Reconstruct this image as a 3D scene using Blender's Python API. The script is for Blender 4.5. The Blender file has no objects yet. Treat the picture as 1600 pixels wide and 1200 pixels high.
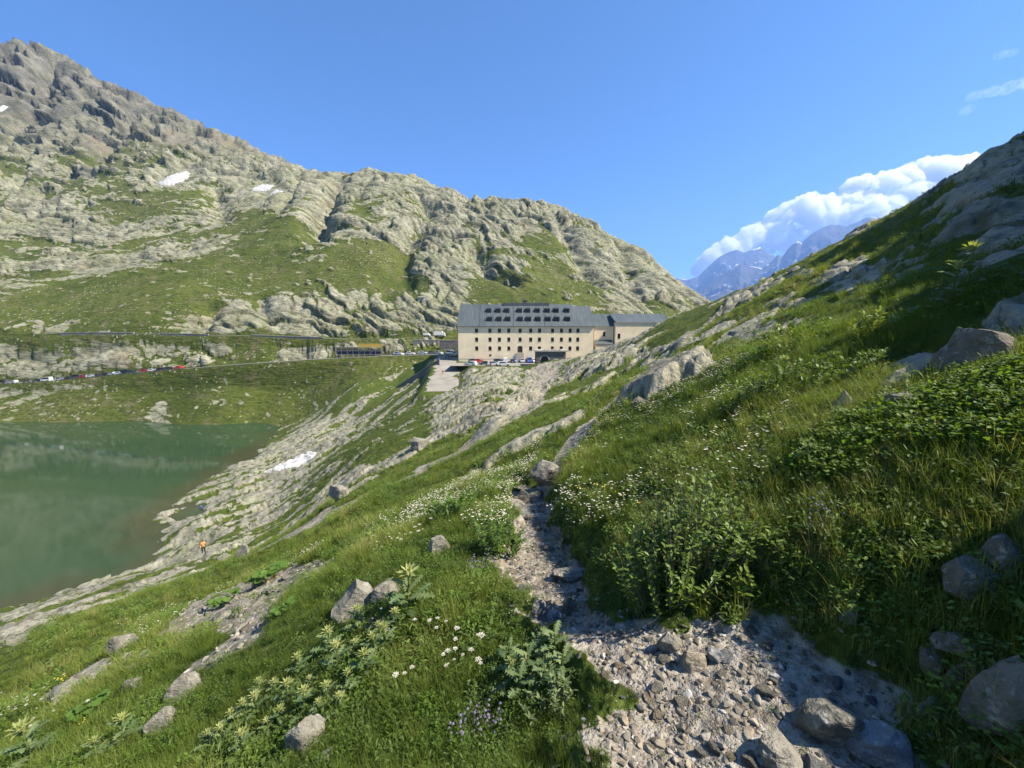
import bpy, bmesh, math, random
import numpy as np
from mathutils import Vector, Matrix

rng = np.random.default_rng(7)
random.seed(7)
scene = bpy.context.scene
COL = scene.collection

# ------------------------------------------------------------------ camera, world, sun
F_PX, PITCH = 622.0, math.atan(85 / 622)          # ultra-wide phone lens, tilted a little down
cam_d = bpy.data.cameras.new("camera")
cam_d.sensor_width = 36.0
cam_d.lens = 36.0 * F_PX / 1600
cam_d.clip_start, cam_d.clip_end = 0.05, 40000
cam = bpy.data.objects.new("camera", cam_d)
cam.rotation_euler = (math.pi / 2 - PITCH, 0, 0)
COL.objects.link(cam)
scene.camera = cam

SUN_EL, SUN_AZ = math.radians(48), math.radians(106)   # azimuth clockwise from +Y (view direction)
SUN = np.array([math.sin(SUN_AZ) * math.cos(SUN_EL), math.cos(SUN_AZ) * math.cos(SUN_EL), math.sin(SUN_EL)])
world = bpy.data.worlds.new("World")
scene.world = world
world.use_nodes = True
wn = world.node_tree
sky = wn.nodes.new("ShaderNodeTexSky")
sky.sky_type = 'NISHITA'
sky.sun_disc = False
sky.sun_elevation = SUN_EL
sky.sun_rotation = SUN_AZ
sky.altitude = 2400
sky.air_density = 1.0
sky.dust_density = 0.0
sky.ozone_density = 4.0
hs = wn.nodes.new("ShaderNodeHueSaturation")
hs.inputs["Saturation"].default_value = 1.2
wn.links.new(sky.outputs[0], hs.inputs["Color"])
wn.links.new(hs.outputs[0], wn.nodes["Background"].inputs[0])
wn.nodes["Background"].inputs[1].default_value = 0.09

sun_d = bpy.data.lights.new("sun", 'SUN')
sun_d.energy = 5.0
sun_d.angle = math.radians(0.53)
sun_d.color = (1.0, 0.91, 0.77)
sun_o = bpy.data.objects.new("sun", sun_d)
sun_o.rotation_euler = Vector(-SUN).to_track_quat('-Z', 'Y').to_euler()
sun_o.location = (60, -40, 80)
COL.objects.link(sun_o)

scene.view_settings.view_transform = 'Standard'
scene.view_settings.look = 'None'
scene.view_settings.exposure = 1.25
scene.view_settings.gamma = 1.0
scene.render.engine = 'CYCLES'
cy = scene.cycles
cy.use_denoising = True
cy.use_adaptive_sampling = True
cy.adaptive_threshold = 0.012
cy.max_bounces = 8
cy.diffuse_bounces = 3
cy.glossy_bounces = 3
cy.transmission_bounces = 4
cy.transparent_max_bounces = 8
cy.volume_bounces = 8
cy.caustics_reflective = cy.caustics_refractive = False
cy.sample_clamp_indirect = 6.0

LAKE_Z = -40.0
SP, CP = math.sin(PITCH), math.cos(PITCH)

def ray(px, py):
    a, b = (px - 800) / F_PX, (600 - py) / F_PX
    return np.array([a, CP + b * SP, -SP + b * CP])

def at(px, py, d):
    """the place seen at a photo position, d metres ahead"""
    v = ray(px, py)
    return v * (d / v[1])

# ------------------------------------------------------------------ noise (numpy)
_perm = np.random.default_rng(3).permutation(256)
_perm = np.concatenate([_perm, _perm, _perm]).astype(np.int64)
_ang = np.linspace(0, 2 * math.pi, 256, endpoint=False)
_g2 = np.stack([np.cos(_ang), np.sin(_ang)], 1)
_g3 = np.random.default_rng(5).normal(size=(256, 3))
_g3 /= np.linalg.norm(_g3, axis=1, keepdims=True)

def _fade(t):
    return t * t * t * (t * (t * 6 - 15) + 10)

def perlin2(x, y, seed=0):
    x = x + seed * 37.17
    y = y + seed * 11.73
    xi, yi = np.floor(x), np.floor(y)
    xf, yf = x - xi, y - yi
    xi, yi = xi.astype(np.int64) & 255, yi.astype(np.int64) & 255
    u, v = _fade(xf), _fade(yf)
    def g(i, j):
        h = _perm[_perm[(xi + i) & 255] + ((yi + j) & 255)]
        return _g2[h, 0] * (xf - i) + _g2[h, 1] * (yf - j)
    a = g(0, 0) * (1 - u) + g(1, 0) * u
    b = g(0, 1) * (1 - u) + g(1, 1) * u
    return (a * (1 - v) + b * v) * 1.5

def perlin3(x, y, z, seed=0):
    x = x + seed * 37.17
    y = y + seed * 11.73
    xi, yi, zi = np.floor(x), np.floor(y), np.floor(z)
    xf, yf, zf = x - xi, y - yi, z - zi
    xi, yi, zi = (xi.astype(np.int64) & 255), (yi.astype(np.int64) & 255), (zi.astype(np.int64) & 255)
    u, v, w = _fade(xf), _fade(yf), _fade(zf)
    def g(i, j, k):
        h = _perm[_perm[_perm[(xi + i) & 255] + ((yi + j) & 255)] + ((zi + k) & 255)]
        return _g3[h, 0] * (xf - i) + _g3[h, 1] * (yf - j) + _g3[h, 2] * (zf - k)
    def lay(k):
        a = g(0, 0, k) * (1 - u) + g(1, 0, k) * u
        b = g(0, 1, k) * (1 - u) + g(1, 1, k) * u
        return a * (1 - v) + b * v
    return (lay(0) * (1 - w) + lay(1) * w) * 1.5

def fbm2(x, y, oct=4, seed=0, gain=0.5, lac=2.03):
    s, a = 0, 1.0
    for o in range(oct):
        s = s + a * perlin2(x, y, seed + o * 3)
        x, y, a = x * lac, y * lac, a * gain
    return s

def ridged3(x, y, z, oct=4, seed=0, gain=0.5):
    s, a = 0, 1.0
    for o in range(oct):
        s = s + a * (1 - 2 * np.abs(perlin3(x, y, z, seed + o * 3)))
        x, y, z, a = x * 2.05, y * 2.05, z * 2.05, a * gain
    return s

def worley2(x, y, seed=0):
    """F1, F2 and a random number of the nearest cell"""
    x = x + seed * 17.3
    y = y + seed * 5.9
    xi, yi = np.floor(x).astype(np.int64), np.floor(y).astype(np.int64)
    f1 = np.full(np.shape(x), 9.0)
    f2 = np.full(np.shape(x), 9.0)
    idn = np.zeros(np.shape(x))
    for i in (-1, 0, 1):
        for j in (-1, 0, 1):
            h = _perm[_perm[(xi + i) & 255] + ((yi + j) & 255)]
            h2 = _perm[h + 71]
            d = np.hypot(xi + i + h / 256.0 - x, yi + j + h2 / 256.0 - y)
            c = d < f1
            f2 = np.where(c, f1, np.minimum(f2, d))
            idn = np.where(c, _perm[h + 130] / 256.0, idn)
            f1 = np.where(c, d, f1)
    return f1, f2, idn

def sstep(a, b, x):
    t = np.clip((x - a) / (b - a), 0, 1)
    return t * t * (3 - 2 * t)

# ------------------------------------------------------------------ the lie of the land
EYE = 1.6
# (photo x, photo y, metres ahead): sight lines to the ground, with the distance that the
# lake level, the storeys of the hospice and the size of people and cars imply
C = []
def col(px, *vd):
    for v, d in vd:
        C.append(at(px, v, d))
def colz(px, *vz):
    for v, z in vz:
        q = ray(px, v)
        C.append(q * (z / q[2]))
col(0, (1200, 3.8), (1100, 6.8), (1000, 20), (660, 170), (603, 192), (527, 206), (440, 260), (330, 380), (200, 540), (72, 690), (170, 830))
col(35, (57, 705), (140, 860))
col(100, (86, 670), (180, 820), (250, 480))
col(200, (1200, 2.8), (1100, 3.9), (1000, 6.8), (950, 12), (658, 173), (585, 188), (525, 203), (440, 255), (330, 370), (250, 470), (148, 620), (230, 760))
col(300, (950, 9), (203, 590), (290, 740), (330, 360))
col(400, (1200, 2.25), (1100, 2.9), (1000, 4.3), (950, 6.2), (655, 172), (573, 186), (527, 201), (450, 245), (350, 340), (300, 430), (246, 560), (310, 700))
colz(0, (985, -30), (963, -39.2))
colz(200, (925, -22), (912, -31), (903, -39))
colz(300, (905, -13), (888, -24), (872, -33), (860, -38.3))
colz(400, (900, -8), (872, -17), (852, -27), (830, -34.5), (800, -37.3), (780, -38), (740, -38.2), (725, -38.9))
for q_ in ((262, 852), (246, 808), (300, 782), (335, 758), (372, 724), (410, 700), (438, 682), (120, 926), (235, 893), (-100, 1000)):
    colz(q_[0], (q_[1], -39.3))
colz(330, (800, -38.5), (830, -37.2), (845, -35.5))
colz(360, (780, -38.6), (760, -38.8), (815, -37.0))
colz(290, (815, -38.7), (838, -38.0))
for q_ in ((225, 852), (200, 810), (260, 782), (300, 755), (335, 722), (380, 695), (80, 925), (190, 893)):
    colz(q_[0], (q_[1], -42.5))
col(450, (664, 160), (1000, 3.8))
col(480, (640, 168))
col(500, (282, 505), (350, 640), (330, 330))
colz(550, (760, -11), (740, -18), (710, -26), (680, -31), (655, -32))
col(550, (1200, 1.95), (1000, 3.2), (900, 5), (800, 12), (620, 150), (562, 184), (530, 199), (450, 240), (380, 290), (320, 350), (268, 400), (340, 490))
col(620, (600, 160), (279, 405), (350, 500), (565, 176))
col(700, (1200, 1.76), (1000, 2.7), (900, 3.75), (800, 7), (750, 12), (700, 26), (660, 52), (630, 90), (607, 118), (575, 145), (528, 197), (470, 225), (400, 280), (350, 340), (303, 410), (380, 520))
col(800, (1200, 1.68), (1000, 2.5), (900, 3.4), (800, 5.4), (750, 8), (700, 13), (650, 28), (620, 62), (600, 98), (583, 128), (470, 215), (400, 280), (350, 340), (318, 400), (390, 500))
col(880, (334, 390), (400, 480), (430, 260))
col(950, (1200, 1.5), (1000, 2.2), (900, 2.8), (800, 3.9), (700, 6.3), (640, 11), (600, 32), (570, 75), (548, 112), (470, 225), (410, 300), (366, 375), (420, 460))
col(1040, (430, 355), (480, 430), (470, 260))
col(1090, (468, 340), (510, 420))
col(1050, (1200, 1.41), (1000, 1.97), (800, 3.3), (700, 4.9), (600, 9.5), (550, 25), (520, 55), (497, 96), (540, 150), (530, 200))
col(1200, (1200, 1.25), (1000, 1.7), (800, 2.6), (700, 3.5), (600, 5.5), (500, 12.5), (470, 22), (447, 48), (438, 82), (490, 140), (520, 240))
col(1300, (391, 75), (440, 130))
col(1400, (1200, 1.13), (1000, 1.46), (800, 2.06), (700, 2.6), (600, 3.5), (500, 5.5), (450, 8), (400, 13), (352, 28), (333, 62), (400, 120))
col(1500, (272, 60), (340, 110))
col(1600, (1200, 1.0), (1000, 1.27), (800, 1.7), (700, 2.05), (600, 2.6), (500, 3.5), (400, 5.5), (300, 11), (240, 26), (215, 60), (280, 110))
C += [np.array(p) for p in ((0, 0.7, -1.6), (.6, .5, -1.55), (-.6, .6, -1.9))]
for th in (66, 80, 95, 112):                                  # the hill goes on beyond the frame
    for r in (1.2, 4, 12, 35, 80):
        x, y = r * math.sin(math.radians(th)), r * math.cos(math.radians(th))
        C.append(np.array([x, y, -EYE + .47 * (x - .8 * (1 - math.exp(-x / 1.5))) - .17 * y]))
for th in (-64, -78):
    for r in (1.2, 4, 12, 40):
        x, y = r * math.sin(math.radians(th)), r * math.cos(math.radians(th))
        C.append(np.array([x, y, -EYE + .45 * x - .1 * y]))
    for r, z in ((90, -41), (140, -42), (300, -30), (420, 30), (600, 140), (850, 400)):
        C.append(np.array([r * math.sin(math.radians(th)), r * math.cos(math.radians(th)), z]))
for th, r, z in ((-40, 110, -43), (-45, 150, -43), (-35, 150, -43), (-50, 120, -43), (35, 200, -15), (48, 220, 10), (40, 420, -30), (60, 260, 30), (75, 160, 40)):
    C.append(np.array([r * math.sin(math.radians(th)), r * math.cos(math.radians(th)), z]))
C = np.array(C)
_r = np.hypot(C[:, 0], C[:, 1])
_cp = np.stack([np.arctan2(C[:, 0], C[:, 1]) * 1.6, np.log(_r)], 1)
_cv = (C[:, 2] + EYE) / _r

def _tps(d):
    return np.where(d > 1e-9, d * d * np.log(d + 1e-12), 0)
_n = len(_cp)
_K = _tps(np.hypot(_cp[:, None, 0] - _cp[None, :, 0], _cp[:, None, 1] - _cp[None, :, 1])) + np.eye(_n) * 2e-3
_P = np.concatenate([np.ones((_n, 1)), _cp], 1)
_A = np.block([[_K, _P], [_P.T, np.zeros((3, 3))]])
_w = np.linalg.solve(_A, np.concatenate([_cv, np.zeros(3)]))
_ct = np.linspace(-1.75, 2.3, 260)             # coarse table of the fit: angle, log distance
_cl = np.linspace(math.log(.4), math.log(1300), 320)
_T, _L = np.meshgrid(_ct * 1.6, _cl)
_tab = _w[_n] + _w[_n + 1] * _T + _w[_n + 2] * _L
for i in range(_n):
    _tab += _w[i] * _tps(np.hypot(_T - _cp[i, 0], _L - _cp[i, 1]))

def base_h(x, y):
    r = np.maximum(np.hypot(x, y), .42)
    t = np.clip((np.arctan2(x, y) - _ct[0]) / (_ct[1] - _ct[0]), 0, len(_ct) - 1.001)
    l = np.clip((np.log(r) - _cl[0]) / (_cl[1] - _cl[0]), 0, len(_cl) - 1.001)
    ti, li = t.astype(int), l.astype(int)
    tf, lf = t - ti, l - li
    v = (_tab[li, ti] * (1 - tf) + _tab[li, ti + 1] * tf) * (1 - lf) + (_tab[li + 1, ti] * (1 - tf) + _tab[li + 1, ti + 1] * tf) * lf
    return v * r - EYE

def seg_dist(x, y, pts):
    """distance to a polyline in plan, and the height along it"""
    best = np.full(np.shape(x), 1e9)
    zz = np.zeros(np.shape(x))
    for a, b in zip(pts[:-1], pts[1:]):
        dx, dy = b[0] - a[0], b[1] - a[1]
        t = np.clip(((x - a[0]) * dx + (y - a[1]) * dy) / (dx * dx + dy * dy), 0, 1)
        d = np.hypot(x - a[0] - t * dx, y - a[1] - t * dy)
        c = d < best
        best = np.where(c, d, best)
        zz = np.where(c, a[2] + t * (b[2] - a[2]), zz)
    return best, zz

LOWER_ROAD = [at(*p) for p in ((-260, 618, 196), (0, 600, 192), (100, 594, 190), (200, 584, 188), (300, 575, 187), (400, 567.5, 186), (500, 561, 185), (600, 556, 184), (680, 554, 180), (715, 556, 172))]
UPPER_ROAD = [at(*p) for p in ((-260, 524, 212), (0, 523, 207), (150, 521, 205), (250, 522, 204), (330, 524, 203), (400, 525, 202), (480, 528, 201), (560, 530, 200), (640, 528, 199), (700, 526, 200), (800, 522, 206))]
COURT = [at(*p) for p in ((698, 556, 172), (698, 566, 154), (697, 580, 143), (692, 598, 126), (686, 612, 116))]
PLAT_Z = -12.8

def land(x, y):
    """height of the ground before fine relief"""
    z = base_h(x, y)
    r = np.hypot(x, y)
    # hospice platform
    dx = np.maximum(np.maximum(-23 - x, x - 62), 0)
    dy = np.maximum(np.maximum(141 - y, y - 184), 0)
    m = 1 - sstep(0, 9, np.hypot(dx, dy))
    z = z * (1 - m) + PLAT_Z * m
    for line, w, fall in ((COURT, 4.5, 5), (LOWER_ROAD, 3.5, 1.6), (UPPER_ROAD, 3.0, 1.4)):
        d, zz = seg_dist(x, y, line)
        m = 1 - sstep(w, w + fall, d)
        z = z * (1 - m) + zz * m
    return z

def cast(px, py, d0=1.0, d1=900.0):
    """where a sight line first meets the ground"""
    v = ray(px, py)
    v = v / v[1]
    d = np.exp(np.linspace(math.log(d0), math.log(d1), 1200))
    p = v[None, :] * d[:, None]
    below = p[:, 2] < land(p[:, 0], p[:, 1])
    i = int(np.argmax(below))
    if not below[i]:
        i = 1199
    return p[i]

def poly_world(pts, **k):
    return np.array([cast(px, py, **k)[:2] for px, py in pts])

def inside(x, y, poly):
    """signed distance to a plan polygon, positive inside"""
    c = np.zeros(np.shape(x), bool)
    best = np.full(np.shape(x), 1e9)
    n = len(poly)
    for i in range(n):
        a, b = poly[i], poly[(i + 1) % n]
        dx, dy = b - a
        t = np.clip(((x - a[0]) * dx + (y - a[1]) * dy) / (dx * dx + dy * dy + 1e-12), 0, 1)
        best = np.minimum(best, np.hypot(x - a[0] - t * dx, y - a[1] - t * dy))
        if abs(dy) > 1e-9:
            c ^= ((a[1] > y) != (b[1] > y)) & (x < dx * (y - a[1]) / dy + a[0])
    return np.where(c, best, -best)

# grid in angle and distance: fine where the view is, coarser beyond it
TH = np.radians(np.concatenate([np.linspace(-84, -57, 30)[:-1], np.linspace(-57, 57, 680), np.linspace(57, 125, 70)[1:]]))
RR = np.concatenate([np.geomspace(.55, 130, 520)[:-1], np.geomspace(130, 198, 80)[:-1], np.geomspace(198, 960, 400)])
RG, TG = np.meshgrid(RR, TH, indexing='ij')
GX, GY = RG * np.sin(TG), RG * np.cos(TG)
GZ = land(GX, GY)

# ------------------------------------------------------------------ what covers the ground (plan masks)
PATH = poly_world([(925, 1200), (945, 1120), (905, 1060), (870, 995), (800, 950), (774, 905), (802, 880), (803, 840), (795, 790), (812, 757),
                   (858, 757), (862, 800), (882, 840), (915, 880), (930, 925), (975, 962), (1060, 972), (1180, 930), (1270, 925), (1390, 985),
                   (1440, 1010), (1460, 1060), (1500, 1120), (1560, 1200), (1400, 1330), (1000, 1330)], d0=.6)
TRAIL = [cast(*p) for p in ((835, 770), (862, 742), (884, 716), (902, 693), (930, 664), (953, 639), (985, 615))]
BAND = [cast(*p) for p in ((430, 850), (500, 812), (560, 785), (640, 748), (690, 718), (740, 690), (790, 656), (826, 632), (838, 607), (856, 572))]
SCREE = poly_world([(245, 1000), (290, 950), (340, 925), (400, 908), (500, 883), (518, 896), (470, 930), (440, 955), (432, 990), (400, 1025),
                    (330, 1050), (260, 1095), (205, 1160), (225, 1125), (300, 1055), (372, 1012), (330, 1000), (280, 1012)])
SCREE2 = poly_world([(60, 1095), (110, 1060), (170, 1040), (190, 1055), (120, 1085), (80, 1105)])
ROCKS = [poly_world(p) for p in (
    [(985, 575), (1010, 545), (1090, 515), (1180, 490), (1210, 465), (1290, 445), (1330, 452), (1300, 480), (1230, 515), (1150, 545), (1060, 570), (1020, 582)],
    [(1230, 440), (1300, 418), (1360, 392), (1430, 405), (1430, 440), (1350, 452), (1290, 441)],
    [(1440, 470), (1415, 370), (1500, 290), (1600, 235), (1700, 200), (1700, 400), (1600, 400), (1520, 435)],
    [(675, 650), (690, 615), (720, 590), (770, 570), (840, 578), (845, 600), (800, 630), (830, 625), (840, 640), (780, 665), (700, 692), (655, 702)],
    [(235, 810), (260, 780), (330, 755), (380, 715), (430, 690), (480, 665), (560, 640), (600, 640), (560, 680), (520, 720), (500, 755), (440, 790), (400, 820), (330, 850), (300, 880), (240, 892), (90, 942), (60, 945), (190, 890), (262, 858), (240, 832)],
    [(700, 772), (740, 745), (800, 705), (850, 683), (915, 646), (922, 655), (870, 687), (830, 707), (770, 737), (720, 768)],
    [(950, 662), (1000, 622), (1060, 592), (1110, 573), (1112, 592), (1060, 622), (1010, 648)],
    [(0, 985), (40, 965), (88, 958), (62, 1000), (0, 1022), (-60, 1040), (-60, 1000)],
    [(480, 790), (540, 745), (600, 722), (640, 715), (600, 745), (530, 790)],
    [(340, 800), (420, 770), (470, 775), (420, 815), (360, 830)],
    [(1360, 590), (1440, 560), (1500, 570), (1440, 610)],
    [(1530, 520), (1570, 490), (1640, 470), (1640, 560), (1560, 560)],
    [(875, 580), (930, 555), (1000, 545), (1000, 560), (930, 590), (880, 600)],
    [(900, 545), (960, 530), (1010, 525), (980, 545), (920, 560)],
)]
ROCK_LIFT = [.22, .2, .5, 1.1, .7, .25, .5, .12, .35, .35, .1, .25, 1.2, .8]

hill = GY < np.interp(GX, [-400, -70, -25, -19, 200], [158, 158, 178, 186, 186])
hill |= (TG > math.radians(36)) & (RG < 300)
hm = RR < 300
x, y, r = GX, GY, RG
warp = fbm2(x * .25, y * .25, 3, 1)
near = np.clip(r / 12, .12, 1)
# an added unseen ridge shaped to shade the right slope, then hummocks
GZ = GZ + np.where(hill, 0, 0)
crest = np.exp(-((np.degrees(TG) - 60.5 - 1.2 * perlin2(np.log(r) * 3, r * 0, 7)) / 2.6) ** 2 / 2) * sstep(4.2, 6.0, r) * sstep(110, 75, r)  # added unseen ridge, there to shade the right slope
GZ = GZ + crest * r * (.25 + .06 * perlin2(np.log(r) * 6, r * 0, 9))
hum = fbm2(x / 17, y / 17, 3, 11) * np.minimum(.75, r * .018) + fbm2(x / 3.1, y / 3.1, 4, 21) * np.minimum(.16, r * .022) + fbm2(x / .5, y / .5, 3, 31) * np.minimum(.03, r * .006)
d_c, _ = seg_dist(x, y, COURT)
d_l, _ = seg_dist(x, y, LOWER_ROAD)
d_u, _ = seg_dist(x, y, UPPER_ROAD)
flat = sstep(4.5, 8, d_c) * sstep(3.6, 6, d_l) * sstep(3.2, 5, d_u)
plat = np.hypot(np.maximum(np.maximum(-20 - x, x - 62), 0), np.maximum(np.maximum(141 - y, y - 184), 0))
flat = flat * sstep(0, 8, plat)
gravel = np.zeros_like(x)
dp = inside(x, y, PATH) + .15 * fbm2(x * 2.6, y * 2.6, 4, 41)
gravel = np.maximum(gravel, sstep(-.05, .07, dp))
PATHM = gravel.copy()
DPG = np.where(r < 12, -dp, 5.0)
d, _ = seg_dist(x, y, TRAIL)
trail = sstep(.40, .20, d / (.8 + .02 * r) + .09 * warp)
gravel = np.maximum(gravel, trail * .95)
d, _ = seg_dist(x, y, BAND)
band = sstep(1.0, .5, d / (.5 + .045 * r) + .40 * fbm2(x * .8, y * .8, 3, 43))
gravel = np.maximum(gravel, band)
scree = np.maximum(sstep(-.1, .15, inside(x, y, SCREE) + .25 * fbm2(x, y, 3, 45)), sstep(-.1, .1, inside(x, y, SCREE2) + .15 * fbm2(x * 2, y * 2, 3, 45)))
# rock showing through: named outcrops, then ribs along the strike
# the path is trodden level across
pcx = np.interp(y, [.9, 1.3, 1.65, 2.1, 2.6, 3.2, 4.0, 5.5], [.85, .9, 1.0, .95, .45, .25, .23, .25])
GZ = GZ - .36 * (x - pcx) * sstep(-.22, .08, dp) * (r < 7)
rock = np.zeros_like(x)
lift = np.zeros_like(x)
for p, l in zip(ROCKS, ROCK_LIFT):
    ext = p.max(0) - p.min(0)
    near_p = (x > p[:, 0].min() - 6) & (x < p[:, 0].max() + 6) & (y > p[:, 1].min() - 6) & (y < p[:, 1].max() + 6)
    if not near_p.any():
        continue
    xs, ys = x[near_p], y[near_p]
    size = math.sqrt(abs(np.cross(p - p[0], np.roll(p, -1, 0) - p[0]).sum()) / 2)
    sd = inside(xs, ys, p) + .10 * size * fbm2(xs / size * 5, ys / size * 5, 3, 51)
    k = sstep(-.01 * size, .05 * size, sd)
    rock[near_p] = np.maximum(rock[near_p], k)
    lift[near_p] = np.maximum(lift[near_p], l * sstep(-.02 * size, .16 * size, sd))
ca, sa = .62, .785
along, across = x * ca + y * sa, -x * sa + y * ca
rib = fbm2(along / 26, across / 6, 4, 61) + .35 * fbm2(along / 5, across / 1.6, 3, 67)
shore = sstep(9, 1, np.abs(GZ - LAKE_Z - 2.5)) * (r < 200) * .22
TRACK2 = [cast(*q_) for q_ in ((470, 790), (520, 765), (560, 748), (600, 728))]
d, _ = seg_dist(x, y, TRACK2)
gravel = np.maximum(gravel, sstep(.9, .5, d + .3 * warp))
ribm = sstep(.40, .56, sstep(10, -14, x) * .13 * (r > 16) +  rib + shore + .12 * sstep(20, 60, r)) * sstep(9, 22, r) * (1 - PATHM)
rock = np.maximum(rock, ribm)
lift = np.maximum(lift, ribm * .35)
rock *= flat * sstep(-.38, -.08, fbm2(along / 9, across / 2.4, 4, 69) + .4 * (r < 12))
# slabs: tilted plates split by joints
f1, f2, idn = worley2(along / 8.0 + .5 * warp, across / 1.9 + .45 * warp, 4)
g1, g2, idn2 = worley2(along / 2.1 + .35 * warp, across / .55 + .3 * warp, 9)
slab = (idn - .35) * .55 - sstep(.14, 0, f2 - f1) * .30 + (idn2 - .5) * .16 - sstep(.12, 0, g2 - g1) * .10
k1, k2, idk = worley2(along / .46 + .3 * warp, across / .17, 14)
slab += ((idk - .5) * .035 - sstep(.15, 0, k2 - k1) * .03) * sstep(90, 40, r)
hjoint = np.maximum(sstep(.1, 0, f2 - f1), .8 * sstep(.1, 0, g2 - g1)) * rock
slab *= np.clip(r / 40, .10, 1.1)
GZH = GZ + hum * flat * (1 - .8 * PATHM) + (lift + slab * rock * 1.1) * flat * (rock > .01)
GZH -= PATHM * .025 * np.clip(r, .5, 3) + trail * .05
# the bank above the path and small kerb of turf at its rim
turf = sstep(-.02, -.35, dp) * (r < 9)
GZH += turf * .03 * np.clip(r, 1, 3) * (1 - rock)

# ------------------------------------------------------------------ the mountain
mt = np.array([(30, 80, .95), (100, 120, .95), (200, 180, .95), (60, 200, .9), (20, 130, .9), (150, 200, .95), (100, 245, .62), (140, 235, .3), (200, 260, .6), (232, 250, .35), (60, 300, .75), (130, 300, .4),
    (230, 300, .5), (300, 270, .65), (40, 340, .85), (100, 350, .75), (30, 400, .6), (180, 370, .85), (60, 440, .4), (150, 420, .8), (230, 400, .65), (300, 350, .6), (300, 400, .75), (330, 290, .6),
    (250, 330, .32), (370, 290, .85), (430, 310, .97), (470, 310, .9), (400, 352, .12), (450, 362, .08), (420, 392, .14), (500, 400, .5), (350, 420, .3), (400, 440, .18), (300, 440, .3), (200, 450, .18),
    (100, 470, .04), (200, 490, .05), (300, 480, .1), (30, 480, .05), (400, 485, .8), (350, 495, .92), (450, 495, .9), (520, 500, .85), (560, 360, .95), (540, 300, .95), (520, 340, .95), (580, 310, .85),
    (562, 335, .3), (600, 365, .85), (640, 330, .88), (690, 320, .9), (620, 400, .1), (560, 402, .18), (540, 430, .18), (600, 430, .15), (670, 400, .88), (660, 370, .85), (680, 420, .8), (700, 380, .75),
    (740, 400, .72), (720, 360, .75), (760, 330, .88), (700, 450, .8), (640, 450, .18), (620, 488, .8), (560, 488, .65), (680, 498, .85), (770, 450, .08), (800, 445, .08), (850, 445, .12), (800, 400, .5),
    (850, 380, .4), (840, 350, .7), (900, 370, .8), (930, 420, .8), (900, 450, .3), (960, 430, .85), (1000, 450, .85), (1040, 460, .85), (980, 400, .8), (870, 420, .4), (950, 470, .6), (1020, 482, .3),
    (60, 560, .85), (150, 550, .8), (250, 555, .8), (340, 560, .7), (100, 532, .2), (260, 540, .25), (400, 545, .15), (470, 555, .8), (520, 560, .8), (620, 540, .7), (0, 640, .55), (40, 620, .6), (90, 640, .3),
    (200, 630, .08), (320, 620, .38), (420, 620, .05), (520, 590, .02), (600, 580, .02), (450, 590, .02), (640, 570, .05), (540, 630, .15)])
mp = np.array([cast(a, b, d0=150) for a, b, _ in mt])
R0 = int(np.searchsorted(RR, 135))
mx, my, mz = GX[R0:], GY[R0:], GZ[R0:]
wsum = np.zeros_like(mx)
acc = np.zeros_like(mx)
for p, v in zip(mp, mt[:, 2]):
    q = 1 / (((mx - p[0]) ** 2 + (my - p[1]) ** 2 + 1.2 * (mz - p[2]) ** 2) / p[1] ** 2 + 2e-4) ** 1.6
    wsum += q
    acc += q * v
rocky = acc / wsum
zr = np.gradient(mz, axis=0) / np.gradient(RG[R0:], axis=0)
zt = np.gradient(mz, axis=1) / (np.gradient(TG[R0:], axis=1) * RG[R0:])
er, et = (np.sin(TG[R0:]), np.cos(TG[R0:])), (np.cos(TG[R0:]), -np.sin(TG[R0:]))
nx, ny = -(zr * er[0] + zt * et[0]), -(zr * er[1] + zt * et[1])
nl = np.sqrt(nx * nx + ny * ny + 1)
nx, ny, nz = nx / nl, ny / nl, 1 / nl
steep = 1 - nz
# foliation: slabs lean down to the right east of the knob, more level west of it
lean = sstep(-330, -60, mx)
ez = -.28 - .58 * lean
ex = np.sqrt(1 - ez * ez)
a_ = mx * ex + mz * ez * 1.25
b_ = -mx * ez + mz * ex * 1.25
c_ = my
w1 = perlin3(mx / 40, my / 40, mz / 40, 71)
w2 = perlin3(mx / 13, my / 13, mz / 13, 73)
cc = c_ * .35
def saw(v):
    """plates: a sharp step up, then a long gentle back"""
    t = v - np.floor(v)
    return np.where(t < .13, t / .13, (1 - t) / .87)
am1 = sstep(-.35, .45, perlin3(mx / 75, my / 75, mz / 55, 87))
am2 = sstep(-.3, .4, perlin3(mx / 33, my / 33, mz / 26, 88))
am3 = sstep(-.4, .5, perlin3(mx / 19, my / 19, mz / 15, 89))
n60 = perlin3(a_ / 85, b_ / 24, c_ / 60, 83)
n21 = perlin3(a_ / 44, b_ / 9, c_ / 34, 77)
n8 = perlin3(a_ / 17, b_ / 3.4, c_ / 13, 79)
n3 = perlin3(a_ / 6, b_ / 1.4, c_ / 5, 81)
bb = b_ + cc
s0 = saw(bb / 44 + 1.1 * w1 + .5 * n60)
ph1 = bb / 15 + 1.5 * w1 + .5 * w2 + .9 * n60
s1 = saw(ph1)
s2 = saw(bb / 5.6 + 2.4 * w1 + .9 * w2 + .9 * n21)
s3 = saw(bb / 2.2 + 1.1 * w2 + .9 * n8)
f1, f2, idn = worley2(a_ / 30 + .5 * w1, bb / 9.5 + .6 * w1 + .3 * w2, 6)
g1, g2, idg = worley2(a_ / 10 + .4 * w2, bb / 3.4 + .4 * w2, 8)
big = ridged3(mx / 120, my / 120, mz / 120, 3, 75)
crack1, crack2 = sstep(.13, 0, f2 - f1), sstep(.17, 0, g2 - g1)
hgt = .5 * (s1 - .5) + .3 * (s2 - .5) + .6 * n60 + .5 * n21 + .22 * n8 - .6 * crack1 - .25 * crack2
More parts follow.
